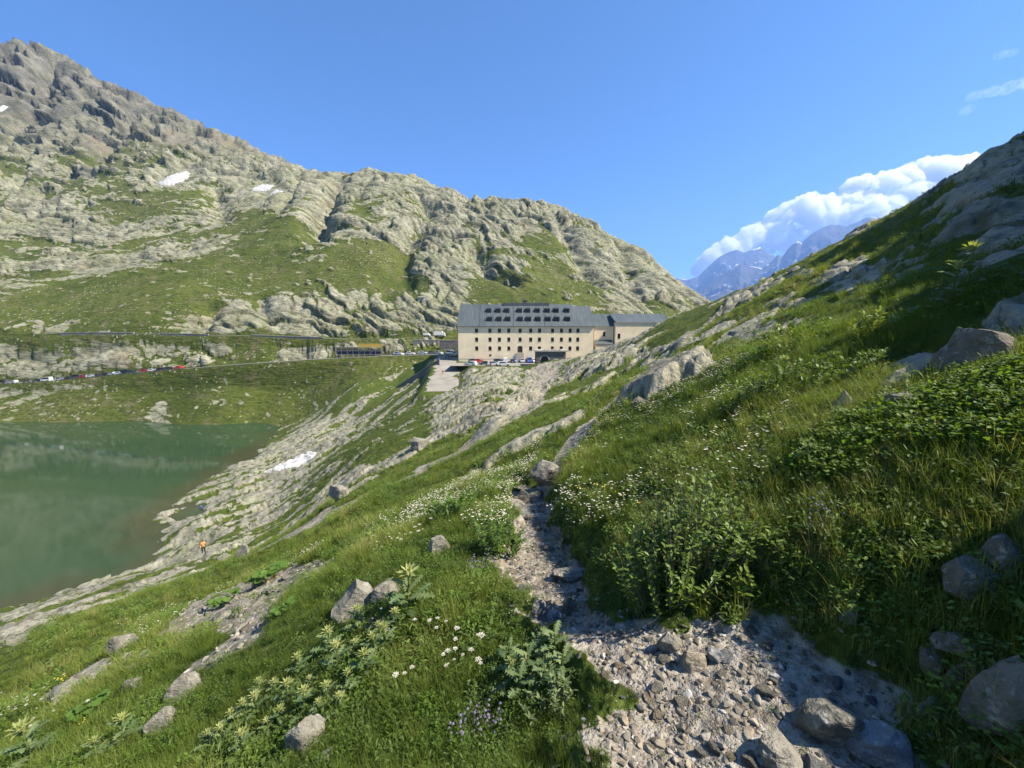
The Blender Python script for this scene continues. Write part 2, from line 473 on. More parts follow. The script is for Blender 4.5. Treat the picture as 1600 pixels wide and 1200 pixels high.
mrock = sstep(-.13, .13, (rocky - .5) * 1.25 + .62 * hgt + .25 * (steep - .25))
spots = sstep(.30, .16, g1) * (idg > .80) * sstep(.05, .25, rocky + .25 * n60)
mrock = np.maximum(mrock, spots)
far_s = np.clip(my / 300, .65, 1.8)
top_ = sstep(330, 520, my)
disp = mrock * (.5 + (.5 + 2.6 * am1) * (s1 - .5) + (.3 + 1.9 * am2) * (s2 - .5) + (.2 + .9 * am3) * (s3 - .5) + (2.6 + 5 * top_) * (s0 - .5) + (idn - .5) * 2.0 + (idg - .5) * .9 + 1.5 * n21 + .7 * n8 + .35 * n3 - crack1 * 1.6 - crack2 * .9)
gul = np.zeros_like(mx)
for line_, dep_, wid_ in (([(526, 279), (508, 304), (497, 335), (493, 365)], 21, 10), ([(668, 330), (640, 372), (628, 410), (632, 440)], 9, 8), ([(335, 300), (342, 330), (350, 345)], 8, 7), ([(215, 175), (180, 215), (150, 250)], 16, 16),
                          ([(80, 95), (60, 150), (20, 210)], 20, 18), ([(742, 395), (760, 425), (800, 440)], 7, 6), ([(870, 345), (905, 400), (925, 440)], 8, 8), ([(475, 285), (455, 312), (440, 335)], 7, 6), ([(970, 385), (985, 430), (1000, 470)], 8, 8), ([(400, 470), (420, 500), (440, 515)], 4, 4), ([(330, 480), (322, 505), (318, 518)], 4, 4)):
    dg_, _ = seg_dist(mx, my, [cast(*q_, 195) for q_ in line_])
    gul += dep_ * np.exp(-(dg_ / wid_) ** 2 * (1 + .8 * n21))
disp = disp * far_s - gul + big * 2.6 * sstep(195, 300, my) * far_s + (n8 * .25 + n21 * .7 + n60 * 1.2) * (1 - mrock)
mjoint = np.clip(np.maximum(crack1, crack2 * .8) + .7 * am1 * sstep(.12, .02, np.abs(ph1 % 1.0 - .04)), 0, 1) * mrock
SNOWS = [([(246, 289), (262, 277), (290, 268), (298, 273), (286, 284), (268, 292)], "largest white snow patch high on the left mountain"),
         ([(391, 297), (410, 289), (426, 290), (421, 297), (402, 300)], "small snow patch below the ridge right of the largest one"),
         ([(422, 304), (432, 297), (442, 300), (434, 307)], "tiny snow patch beside the small one below the ridge"),
         ([(-14, 174), (4, 165), (14, 168), (3, 175)], "snow patch at the left edge high on the mountain")]
for pts_, _l in SNOWS:
    P_ = np.array([cast(*q_, 200)[:2] for q_ in pts_])
    zone = (mx > P_[:, 0].min() - 30) & (mx < P_[:, 0].max() + 30) & (my > P_[:, 1].min() - 30) & (my < P_[:, 1].max() + 30)
    disp[zone] *= sstep(4, 14, -inside(mx[zone], my[zone], P_))
mflat = (sstep(3.6, 5.2, d_l) * sstep(3.2, 4.6, d_u) * sstep(0, 8, plat) * sstep(4.5, 8, d_c))[R0:]
disp *= mflat * sstep(LAKE_Z + .3, LAKE_Z + 3, mz)
bankside = sstep(12, 3, seg_dist(mx, my, LOWER_ROAD)[0] - 0 * mx) * 0 + (my < np.interp(mx, [p[0] for p in LOWER_ROAD], [p[1] for p in LOWER_ROAD]))
disp = np.where(bankside, disp * .25, disp)
edge = (1 - hill[R0:].astype(float))
disp *= np.where((mx > -22) & (my < 192), sstep(184, 196, my), 1)
soft = np.minimum(1, np.maximum(0, (my - np.interp(mx, [-400, -70, -25, -19, 200], [158, 158, 178, 186, 186])) / 3))
disp *= soft
MX, MY, MZ = GX.copy(), GY.copy(), GZH.copy()
nmask = (~hill)[R0:]
MX[R0:] = np.where(nmask, mx + nx * disp * 1.0, mx)
MY[R0:] = np.where(nmask, my + ny * disp * 1.0, my)
MZ[R0:] = np.where(nmask, mz + nz * disp + hum[R0:] * mflat * .6 * soft + (GZH - GZ)[R0:] * (1 - soft), MZ[R0:])
ROCKALL = rock.copy()
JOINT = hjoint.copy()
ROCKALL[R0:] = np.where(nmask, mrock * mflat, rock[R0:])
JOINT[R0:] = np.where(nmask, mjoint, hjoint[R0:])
summit = np.zeros_like(GZ)
summit[R0:] = sstep(130, 330, mz + 40 * w1)
GRAVEL = np.maximum(gravel, 0)
bank = np.exp(-((GX - 2.0) / 1.0) ** 2 - ((GY - .9) / 1.0) ** 2)      # the cut of the path into the slope
MZ = MZ - .16 * bank * (1 - PATHM)

def ground_h(px, py):
    """height of the finished ground"""
    px, py = np.asarray(px, float), np.asarray(py, float)
    rr, tt = np.hypot(px, py), np.arctan2(px, py)
    ri = np.clip(np.interp(rr, RR, np.arange(len(RR))), 0, len(RR) - 1.001)
    ti = np.clip(np.interp(tt, TH, np.arange(len(TH))), 0, len(TH) - 1.001)
    a, b = ri.astype(int), ti.astype(int)
    fa, fb = ri - a, ti - b
    return ((MZ[a, b] * (1 - fb) + MZ[a, b + 1] * fb) * (1 - fa) + (MZ[a + 1, b] * (1 - fb) + MZ[a + 1, b + 1] * fb) * fa)

def sample(A, px, py):
    ri = np.clip(np.rint(np.interp(np.hypot(px, py), RR, np.arange(len(RR)))).astype(int), 0, len(RR) - 1)
    ti = np.clip(np.rint(np.interp(np.arctan2(px, py), TH, np.arange(len(TH)))).astype(int), 0, len(TH) - 1)
    return A[ri, ti]

# ------------------------------------------------------------------ materials
class NB:
    def __init__(s, name):
        s.m = bpy.data.materials.new(name)
        s.m.use_nodes = True
        s.t = s.m.node_tree
        s.t.nodes.clear()
        s.out = s.t.nodes.new("ShaderNodeOutputMaterial")
        s._pos = None
    def link(s, v, sock):
        if hasattr(v, "is_output"):
            s.t.links.new(v, sock)
        elif isinstance(v, (tuple, list)):
            sock.default_value = tuple(v) + ((1,) if len(v) == 3 and len(sock.default_value) == 4 else ())
        else:
            sock.default_value = v
    def node(s, typ, ins=None, **props):
        n = s.t.nodes.new(typ)
        for k, v in props.items():
            setattr(n, k, v)
        for k, v in (ins or {}).items():
            s.link(v, n.inputs[k])
        return n
    def pos(s):
        if s._pos is None:
            s._pos = s.node("ShaderNodeNewGeometry").outputs["Position"]
        return s._pos
    def objco(s):
        return s.node("ShaderNodeTexCoord").outputs["Object"]
    def attr(s, name, kind='GEOMETRY'):
        return s.node("ShaderNodeAttribute", attribute_name=name, attribute_type=kind).outputs["Fac"]
    def attrv(s, name, kind='GEOMETRY'):
        return s.node("ShaderNodeAttribute", attribute_name=name, attribute_type=kind).outputs["Color"]
    def noise(s, scale, detail=4, rough=.55, vec=None, dist=0.0):
        return s.node("ShaderNodeTexNoise", {"Vector": vec if vec is not None else s.pos(), "Scale": scale, "Detail": detail, "Roughness": rough, "Distortion": dist}).outputs["Fac"]
    def voro(s, scale, vec=None, feature='F1', rnd=1.0):
        return s.node("ShaderNodeTexVoronoi", {"Vector": vec if vec is not None else s.pos(), "Scale": scale, "Randomness": rnd}, feature=feature)
    def mapv(s, vec, scale=(1, 1, 1), rot=(0, 0, 0)):
        return s.node("ShaderNodeMapping", {"Vector": vec, "Scale": scale, "Rotation": rot}).outputs[0]
    def math(s, op, a, b=0.0, c=0.0):
        n = s.node("ShaderNodeMath", operation=op)
        for i, v in enumerate((a, b, c)):
            s.link(v, n.inputs[i])
        return n.outputs[0]
    def rng(s, v, a, b, c=0.0, d=1.0):
        return s.node("ShaderNodeMapRange", {0: v, 1: a, 2: b, 3: c, 4: d}).outputs[0]
    def ramp(s, f, *stops):
        n = s.node("ShaderNodeValToRGB", {0: f})
        e = n.color_ramp.elements
        while len(e) < len(stops):
            e.new(.5)
        for el, (p, c) in zip(e, stops):
            el.position = p
            el.color = tuple(c) + (1,) if len(c) == 3 else c
        return n.outputs[0]
    def mix(s, f, a, b, mode='MIX'):
        n = s.node("ShaderNodeMix", data_type='RGBA', blend_type=mode)
        s.link(f, n.inputs[0])
        s.link(a, n.inputs[6])
        s.link(b, n.inputs[7])
        return n.outputs[2]
    def bump(s, h, strength=.5, dist=.1, normal=None):
        n = s.node("ShaderNodeBump", {"Height": h, "Strength": strength, "Distance": dist})
        if normal is not None:
            s.link(normal, n.inputs["Normal"])
        return n.outputs[0]
    def bsdf(s, color, rough=.85, normal=None, spec=.25, metal=0.0, **extra):
        n = s.node("ShaderNodeBsdfPrincipled", {"Base Color": color, "Roughness": rough, "Specular IOR Level": spec, "Metallic": metal})
        if normal is not None:
            s.link(normal, n.inputs["Normal"])
        for k, v in extra.items():
            s.link(v, n.inputs[k])
        s.t.links.new(n.outputs[0], s.out.inputs[0])
        return n

def rock_color(b, sc, dark=0.0):
    """weathered gneiss: pale grey, yellow-green lichen, dark streaks"""
    n1 = b.noise(.35 * sc, 6, .62)
    n2 = b.noise(2.3 * sc, 5, .65)
    n3 = b.noise(.11 * sc, 4, .5)
    c = b.ramp(n1, (.28, (.13, .124, .095)), (.45, (.25, .236, .18)), (.62, (.34, .322, .25)), (.8, (.42, .40, .32)))
    c = b.mix(b.rng(n3, .48, .66, 0, .55), c, (.33, .335, .20))
    c = b.mix(b.rng(n2, .52, .34, 0, .75), c, (.10, .098, .088))
    return c, n1, n2

# ground of the near hillside
b = NB("alpine_turf_and_rock")
rk, gv = b.attr("rock"), b.attr("gravel")
p = b.pos()
nA, nB, nC = b.noise(.22, 5), b.noise(1.6, 5), b.noise(9, 5, .6)
gcol = b.ramp(nA, (.3, (.056, .082, .013)), (.5, (.090, .122, .020)), (.7, (.140, .152, .036)))
gcol = b.mix(b.rng(nB, .40, .64), gcol, (.062, .090, .016))
gcol = b.mix(b.rng(b.noise(.55, 4), .58, .72, 0, .7), gcol, (.165, .145, .065))
gcol = b.mix(b.rng(nC, .54, .42, 0, .75), gcol, (.030, .042, .008))
rcol, r1, r2 = rock_color(b, 1.6)
vs = b.voro(34).outputs
grav = b.mix(b.rng(b.noise(1.2, 4), .42, .62), (.21, .175, .125), (.33, .30, .245))
grav = b.mix(b.rng(vs["Color"], .2, .9, 0, .6), grav, (.42, .40, .355))
grav = b.mix(b.rng(nC, .52, .38, 0, .8), grav, (.12, .10, .072))
colr = b.mix(b.rng(b.math('ADD', gv, b.math('MULTIPLY', b.math('SUBTRACT', nC, .5), .7)), .4, .6), gcol, grav)
rmask = b.rng(b.math('ADD', rk, b.math('MULTIPLY', b.math('SUBTRACT', b.noise(3.5, 4, .6), .5), 1.1)), .42, .58)
rcol = b.mix(b.math('MULTIPLY', b.attr('joint'), .8), rcol, (.075, .080, .036))  # crack shading put into the colour, in a mossy brown-green
colr = b.mix(rmask, colr, rcol)
h = b.math('ADD', b.math('MULTIPLY', b.noise(6, 6, .65), .12), b.math('MULTIPLY', b.noise(40, 4, .6), .016))
h = b.math('ADD', h, b.math('MULTIPLY', b.noise(1.1, 5, .6), .4))
b.bsdf(colr, .95, b.bump(h, .9, 1.0), .12)
TURF = b.m

# mountain
b = NB("mountain_rock_and_pasture")
rk, sm = b.attr("rock"), b.attr("summit")
sl = b.mapv(b.pos(), (.30, .5, 1.0), (0, math.radians(38), 0))
n1, n2, n3 = b.noise(.22, 6, .65, sl), b.noise(1.1, 5, .65, sl), b.noise(.03, 4, .5)
rcol = b.ramp(n1, (.30, (.15, .145, .105)), (.44, (.285, .275, .195)), (.6, (.38, .368, .265)), (.78, (.46, .445, .335)))
rcol = b.mix(b.rng(n3, .44, .62, 0, .6), rcol, (.285, .29, .165))
rcol = b.mix(b.rng(n2, .50, .34, 0, .8), rcol, (.085, .083, .065))
rcol = b.mix(b.rng(b.noise(.06, 3), .58, .72, 0, .5), rcol, (.34, .26, .19))
dark = b.mix(b.rng(b.noise(.03, 5), .42, .62), (.115, .11, .10), (.25, .23, .185))
dark = b.mix(b.rng(n2, .52, .34, 0, .75), dark, (.045, .045, .042))
rcol = b.mix(b.math('MULTIPLY', sm, .85), rcol, dark)
nA, nB, nC = b.noise(.02, 4), b.noise(.12, 5, .6), b.noise(.7, 5, .6)
gcol = b.ramp(nA, (.3, (.066, .088, .014)), (.5, (.094, .116, .021)), (.7, (.130, .134, .036)))
gcol = b.mix(b.rng(nB, .50, .68, 0, .75), gcol, (.150, .135, .058))
gcol = b.mix(b.rng(nC, .52, .36, 0, .75), gcol, (.034, .046, .010))
gcol = b.mix(b.rng(b.noise(.22, 6, .68), .53, .62, 0, .7), gcol, (.040, .062, .014))
gcol = b.mix(b.rng(b.noise(.05, 5, .6), .52, .66, 0, .6), gcol, (.110, .135, .024))
vst = b.voro(.62)
pick = b.math('MULTIPLY', b.rng(vst.outputs['Distance'], .30, .22), b.math('GREATER_THAN', vst.outputs['Color'], .60))
gcol = b.mix(b.math('MULTIPLY', pick, b.rng(b.noise(.035, 4), .44, .56)), gcol, (.34, .33, .25))
tal = b.mix(b.rng(nB, .4, .6), (.27, .225, .17), (.19, .17, .13))
gcol = b.mix(b.math('MULTIPLY', b.rng(b.math('ADD', sm, b.math('MULTIPLY', b.math('SUBTRACT', nB, .5), 1.0)), .1, .5), .85), gcol, tal)
rmask = b.rng(b.math('ADD', rk, b.math('MULTIPLY', b.math('SUBTRACT', b.noise(.5, 6, .68, sl), .5), 2.3)), .42, .56)
rcol = b.mix(b.math('MULTIPLY', b.attr('joint'), .75), rcol, (.066, .074, .030))  # cracks and step edges darkened by colour to add shading contrast
colr = b.mix(rmask, gcol, rcol)
h = b.math('ADD', b.math('MULTIPLY', b.noise(.55, 7, .68, sl), 2.6), b.math('MULTIPLY', b.noise(3, 4, .6), .14))
b.bsdf(colr, .95, b.bump(h, .9, 1.0), .1)
MOUNT = b.m

def grid_mesh(name, X, Y, Z, keep=None, attrs=None, mat=None, smooth=True):
    nr, nc = X.shape
    idx = np.arange(nr * nc).reshape(nr, nc)
    q = np.stack([idx[:-1, :-1], idx[:-1, 1:], idx[1:, 1:], idx[1:, :-1]], -1).reshape(-1, 4)[:, ::-1]
    if keep is not None:
        q = q[keep[:-1, :-1].reshape(-1)]
    used = np.unique(q)
    remap = np.full(nr * nc, -1)
    remap[used] = np.arange(len(used))
    q = remap[q]
    me = bpy.data.meshes.new(name)
    co = np.stack([X, Y, Z], -1).reshape(-1, 3)[used]
    me.vertices.add(len(co))
    me.vertices.foreach_set("co", co.astype(np.float32).ravel())
    me.loops.add(q.size)
    me.loops.foreach_set("vertex_index", q.astype(np.int32).ravel())
    me.polygons.add(len(q))
    me.polygons.foreach_set("loop_start", np.arange(0, q.size, 4, dtype=np.int32))
    me.polygons.foreach_set("use_smooth", np.full(len(q), smooth))
    for k, a in (attrs or {}).items():
        at_ = me.attributes.new(k, 'FLOAT', 'POINT')
        at_.data.foreach_set("value", a.reshape(-1)[used].astype(np.float32))
    me.update(calc_edges=True)
    o = bpy.data.objects.new(name, me)
    COL.objects.link(o)
    if mat:
        me.materials.append(mat)
    return o

def tag(o, label=None, cat=None, group=None, kind=None):
    for k, v in (("label", label), ("category", cat), ("group", group), ("kind", kind)):
        if v:
            o[k] = v
    return o

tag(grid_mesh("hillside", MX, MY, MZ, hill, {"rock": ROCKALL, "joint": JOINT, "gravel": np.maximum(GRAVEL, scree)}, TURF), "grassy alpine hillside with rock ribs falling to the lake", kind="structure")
mk = ~hill & (RG > 140)
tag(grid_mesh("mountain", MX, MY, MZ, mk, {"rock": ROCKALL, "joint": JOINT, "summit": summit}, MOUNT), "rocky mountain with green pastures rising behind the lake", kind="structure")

# lake
b = NB("lake_water")
sh = b.attr("depth")
wcol = b.mix(b.rng(sh, 0, 1), (.046, .050, .024), (.028, .056, .026))
wp = b.mapv(b.pos(), (1.0, .45, 1.0))
wv = b.math('ADD', b.math('MULTIPLY', b.noise(1.1, 3, .5, wp), .06), b.math('MULTIPLY', b.noise(.12, 3, .5, wp), .25))
b.bsdf(wcol, .06, b.bump(wv, .08, .35), .4, IOR=1.33)
WATER = b.m
lx, ly = np.meshgrid(np.linspace(-420, -40, 150), np.linspace(20, 200, 110), indexing='ij')
shd, _ = seg_dist(lx, ly, [ray(*q_) * (LAKE_Z / ray(*q_)[2]) for q_ in ((-60, 985), (0, 962), (120, 925), (235, 892), (262, 850), (242, 805), (370, 722), (438, 680))])
dep = sstep(0, 11, shd + 5 * fbm2(lx / 11, ly / 11, 3, 91))
tag(grid_mesh("lake", lx[::-1], ly[::-1], np.full_like(lx, LAKE_Z), None, {"depth": dep[::-1]}, WATER), "still green mountain lake", kind="structure")

# ------------------------------------------------------------------ mesh helpers
def mesh_obj(name, verts, faces, mat, parent=None, smooth=False, link=True):
    me = bpy.data.meshes.new(name)
    me.from_pydata([tuple(map(float, v)) for v in verts], [], [tuple(map(int, f)) for f in faces])
    if smooth:
        me.polygons.foreach_set("use_smooth", np.ones(len(me.polygons), bool))
    for m_ in (mat if isinstance(mat, (list, tuple)) else [mat]):
        me.materials.append(m_)
    o = bpy.data.objects.new(name, me)
    if link:
        COL.objects.link(o)
    if parent is not None:
        o.parent = parent
    return o

def share(name, src, parent=None, loc=(0, 0, 0), rot=(0, 0, 0), scale=(1, 1, 1)):
    o = bpy.data.objects.new(name, src.data)
    o.location, o.rotation_euler, o.scale = loc, rot, scale
    o.parent = parent
    COL.objects.link(o)
    return o

def empty(name, loc=(0, 0, 0), rz=0.0, scale=1.0):
    o = bpy.data.objects.new(name, None)
    o.location = loc
    o.rotation_euler = (0, 0, rz)
    o.scale = (scale,) * 3
    o.empty_display_size = .1
    COL.objects.link(o)
    return o

class MB:
    """collects shapes of one part"""
    def __init__(s):
        s.v, s.f = [], []
    def add(s, v, f):
        n = len(s.v)
        s.v += [tuple(q) for q in v]
        s.f += [tuple(i + n for i in q) for q in f]
        return s
    def box(s, x0, x1, y0, y1, z0, z1):
        v = [(x, y, z) for z in (z0, z1) for y in (y0, y1) for x in (x0, x1)]
        return s.add(v, [(0, 2, 3, 1), (4, 5, 7, 6), (0, 1, 5, 4), (2, 6, 7, 3), (0, 4, 6, 2), (1, 3, 7, 5)])
    def prism(s, pts, axis, a, b_):
        """extrude a closed outline of 2-D points along an axis"""
        n = len(pts)
        def mk(p, t):
            return {'x': (t, p[0], p[1]), 'y': (p[0], t, p[1]), 'z': (p[0], p[1], t)}[axis]
        v = [mk(p, a) for p in pts] + [mk(p, b_) for p in pts]
        f = [tuple(range(n))[::-1], tuple(range(n, 2 * n))] + [(i, (i + 1) % n, n + (i + 1) % n, n + i) for i in range(n)]
        return s.add(v, f)
    def tube(s, pts, rad, k=6):
        pts = [Vector(p) for p in pts]
        rad = rad if isinstance(rad, (list, tuple)) else [rad] * len(pts)
        v, f = [], []
        for i, p in enumerate(pts):
            t = (pts[min(i + 1, len(pts) - 1)] - pts[max(i - 1, 0)]).normalized()
            a = t.orthogonal().normalized()
            c = t.cross(a)
            for j in range(k):
                q = 2 * math.pi * j / k
                v.append(p + (a * math.cos(q) + c * math.sin(q)) * rad[i])
        for i in range(len(pts) - 1):
            for j in range(k):
                f.append((i * k + j, i * k + (j + 1) % k, (i + 1) * k + (j + 1) % k, (i + 1) * k + j))
        f.append(tuple(range(k))[::-1])
        f.append(tuple(range((len(pts) - 1) * k, len(pts) * k)))
        return s.add(v, f)
    def build(s, name, mat, parent=None, smooth=False, link=True):
        return mesh_obj(name, s.v, s.f, mat, parent, smooth, link)

def land_hit(px, py, d0=.9, d1=300.0):
    """where a sight line meets the finished ground"""
    v = ray(px, py)
    v = v / v[1]
    d = np.exp(np.linspace(math.log(d0), math.log(d1), 2500))
    p = v[None, :] * d[:, None]
    below = p[:, 2] < ground_h(p[:, 0], p[:, 1])
    i = int(np.argmax(below))
    return p[i] if below[i] else p[-1]

# ------------------------------------------------------------------ scattering of uncountable cover
def proto_set(name, objs):
    c = bpy.data.collections.new(name)
    for o in objs:
        c.objects.link(o)
    return c

def scatter(name, protos, P, yaw, scl, idx, tint, label, mat, tilt=None):
    n = len(P)
    me = bpy.data.meshes.new(name)
    me.vertices.add(n)
    me.vertices.foreach_set("co", np.asarray(P, np.float32).ravel())
    rot = np.zeros((n, 3), np.float32)
    if tilt is not None:
        rot[:, :2] = tilt
    rot[:, 2] = yaw
    for k, typ, a in (("rot", 'FLOAT_VECTOR', rot), ("scl", 'FLOAT', scl), ("idx", 'INT', idx), ("tint", 'FLOAT', tint)):
        t = me.attributes.new(k, typ, 'POINT')
        t.data.foreach_set("vector" if typ == 'FLOAT_VECTOR' else "value", np.ascontiguousarray(a, np.int32 if typ == 'INT' else np.float32).ravel())
    o = bpy.data.objects.new(name, me)
    COL.objects.link(o)
    g = bpy.data.node_groups.new(name, 'GeometryNodeTree')
    g.interface.new_socket("Geometry", in_out='INPUT', socket_type='NodeSocketGeometry')
    g.interface.new_socket("Geometry", in_out='OUTPUT', socket_type='NodeSocketGeometry')
    gi, go = g.nodes.new("NodeGroupInput"), g.nodes.new("NodeGroupOutput")
    ci = g.nodes.new("GeometryNodeCollectionInfo")
    ci.inputs["Collection"].default_value = protos
    ci.inputs["Separate Children"].default_value = True
    ci.inputs["Reset Children"].default_value = True
    ip = g.nodes.new("GeometryNodeInstanceOnPoints")
    ip.inputs["Pick Instance"].default_value = True
    def na(nm, typ):
        q = g.nodes.new("GeometryNodeInputNamedAttribute")
        q.data_type = typ
        q.inputs["Name"].default_value = nm
        return q.outputs[0]
    L = g.links.new
    L(gi.outputs[0], ip.inputs["Points"])
    L(ci.outputs[0], ip.inputs["Instance"])
    L(na("idx", 'INT'), ip.inputs["Instance Index"])
    L(na("rot", 'FLOAT_VECTOR'), ip.inputs["Rotation"])
    L(na("scl", 'FLOAT'), ip.inputs["Scale"])
    L(ip.outputs[0], go.inputs[0])
    md = o.modifiers.new("scatter", 'NODES')
    md.node_group = g
    me.materials.append(mat)
    return tag(o, label, kind="stuff")

def plant_mat(name, stops, trans=.35, rough=.6, inst=True):
    b = NB(name)
    t = b.attr("tint", 'INSTANCER') if inst else b.node("ShaderNodeObjectInfo").outputs["Random"]
    c = b.ramp(b.math('ADD', t, b.math('MULTIPLY', b.math('SUBTRACT', b.noise(3.0, 3), .5), .5)), *stops)
    p = b.node("ShaderNodeBsdfPrincipled", {"Base Color": c, "Roughness": rough, "Specular IOR Level": .3})
    tr = b.node("ShaderNodeBsdfTranslucent", {"Color": b.mix(1.0, c, (1.25, 1.25, .55), 'MULTIPLY')})
    mx_ = b.node("ShaderNodeMixShader", {0: trans})
    b.t.links.new(p.outputs[0], mx_.inputs[1])
    b.t.links.new(tr.outputs[0], mx_.inputs[2])
    b.t.links.new(mx_.outputs[0], b.out.inputs[0])
    return b.m

GRASS = plant_mat("grass_blades", ((0, (.070, .110, .014)), (.35, (.126, .178, .024)), (.65, (.195, .232, .044)), (1, (.320, .280, .120))), .4)
FORB = plant_mat("forb_leaves", ((0, (.060, .100, .018)), (.5, (.108, .165, .030)), (1, (.175, .225, .050))), .35)
LUSH = plant_mat("lush_leaves", ((0, (.070, .135, .014)), (.5, (.115, .200, .022)), (1, (.165, .250, .034))), .45)

def blade(m, x, y, h, w, az, bend, seg=3):
    """one curved grass blade"""
    dx, dy = math.cos(az), math.sin(az)
    v = []
    for i in range(seg + 1):
        t = i / seg
        o_, z = bend * t * t * h, h * t * (1 - .25 * bend * t)
        ww = w * (1 - t) ** .7
        px, py = x + dx * o_, y + dy * o_
        if i < seg:
            v += [(px - dy * ww, py + dx * ww, z), (px + dy * ww, py - dx * ww, z)]
        else:
            v.append((px, py, z))
    f = [(2 * i, 2 * i + 1, 2 * i + 3, 2 * i + 2) for i in range(seg - 1)] + [(2 * seg - 2, 2 * seg - 1, 2 * seg)]
    m.add(v, f)

def leaf(m, base, az, el, L, W, droop=.3, fold=.15, roll=0.0):
    """an ovate leaf, folded along its midrib"""
    d = Vector((math.cos(az) * math.cos(el), math.sin(az) * math.cos(el), math.sin(el)))
    sd = Vector((-math.sin(az), math.cos(az), 0))
    up = sd.cross(d) * -1
    sd = sd * math.cos(roll) + up * math.sin(roll)
    up = Vector((0, 0, 1))
    b0 = Vector(base)
    v = [b0]
    for t, w in ((.3, .85), (.62, 1.0)):
        c = b0 + d * L * t - up * droop * L * t * t
        v += [c + sd * W * w * .5 + up * fold * W, c, c - sd * W * w * .5 + up * fold * W]
    v.append(b0 + d * L - up * droop * L)
    m.add(v, [(0, 2, 1), (0, 3, 2), (1, 2, 5, 4), (2, 3, 6, 5), (4, 5, 7), (5, 6, 7)])

R_ = random.Random(11)
def grass_proto(name, n, h0, h1, w, rad, bend, seg, mat=GRASS):
    m = MB()
    for _ in range(n):
        q, a = rad * math.sqrt(R_.random()), R_.uniform(0, 6.283)
        blade(m, q * math.cos(a), q * math.sin(a), R_.uniform(h0, h1), w * R_.uniform(.7, 1.3), a + R_.uniform(-1.4, 1.4), R_.uniform(.1, bend), seg)
    return m.build(name, mat, link=False)
def forb_proto(name, n, L, W, hh, rad, mat):
    m = MB()
    for _ in range(n):
        q, a = rad * math.sqrt(R_.random()), R_.uniform(0, 6.283)
        leaf(m, (q * math.cos(a), q * math.sin(a), hh * R_.random() ** .7), R_.uniform(0, 6.283), R_.uniform(-.2, 1.0), L * R_.uniform(.6, 1.3), W * R_.uniform(.7, 1.2), R_.uniform(0, .5), .12, R_.uniform(-.5, .5))
    return m.build(name, mat, link=False)
grass_set = proto_set("grass_kinds", [grass_proto("a0", 46, .10, .24, .0022, .07, .75, 3), grass_proto("a1", 40, .14, .32, .0025, .08, .9, 3), grass_proto("a2", 60, .04, .11, .0022, .09, .9, 2),
                                      grass_proto("a3", 30, .16, .42, .0020, .06, .6, 3)])
far_set = proto_set("tuft_kinds", [grass_proto("b0", 34, .12, .30, .010, .22, .8, 2), grass_proto("b1", 40, .06, .16, .010, .26, .9, 2), forb_proto("b2", 40, .10, .06, .13, .24, FORB)])
forb_set = proto_set("forb_kinds", [forb_proto("c0", 42, .035, .02, .10, .09, FORB), forb_proto("c1", 30, .05, .012, .14, .08, FORB), forb_proto("c2", 55, .016, .010, .05, .10, FORB), forb_proto("c3", 36, .03, .017, .12, .08, LUSH)])

def field(n, r0, r1, seed, th0=-58, th1=58, power=1.0):
    """random places; power sets how fast the density falls with distance"""
    q = np.random.default_rng(seed)
    u = q.random(n)
    e = 2 - power * 2 if abs(power - 1) > 1e-6 else 0
    r = np.exp(math.log(r0) + u * math.log(r1 / r0)) if e == 0 else (r0 ** e + u * (r1 ** e - r0 ** e)) ** (1 / e)
    t = np.radians(th0 + q.random(n) * (th1 - th0))
    return r * np.sin(t), r * np.cos(t), r, q

def cover(name, protos, n, r0, r1, seed, kinds, s0, s1, label, mat, keep, power=.75, grow=0.0, sink=.0):
    x, y, r, q = field(n, r0, r1, seed, power=power)
    g, k = sample(np.maximum(GRAVEL, scree), x, y), sample(ROCKALL, x, y)
    z = ground_h(x, y)
    kp = (q.random(n) > np.clip((g - .12) * 1.6, 0, .97)) & (q.random(n) > np.clip((k - .1) * 1.5, 0, .985)) & keep(x, y, r, q) & (z > LAKE_Z + .5) & (sample(flat, x, y) > .5) & sample(hill, x, y)
    x, y, z, r = x[kp], y[kp], z[kp], r[kp]
    m = len(x)
    patch = fbm2(x / 1.9, y / 1.9, 3, 101)
    patch2 = fbm2(x / 14, y / 14, 3, 107)
    sc = (s0 + (s1 - s0) * q.random(m)) * (1 + grow * np.log(r / r0)) * np.clip(1 + .55 * patch, .45, 1.7)
    sc = sc * np.clip(.38 + sample(DPG, x, y) / .55, .38, 1)
    tint = np.clip(.36 + .42 * patch + .3 * patch2 + .12 * q.normal(size=m), 0, 1)
    ii = np.asarray(kinds)[q.integers(0, len(kinds), m)]
    return scatter(name, protos, np.stack([x, y, z - sink], 1), q.random(m) * 6.283, sc, ii, tint, label, mat, q.normal(size=(m, 2)) * .14)

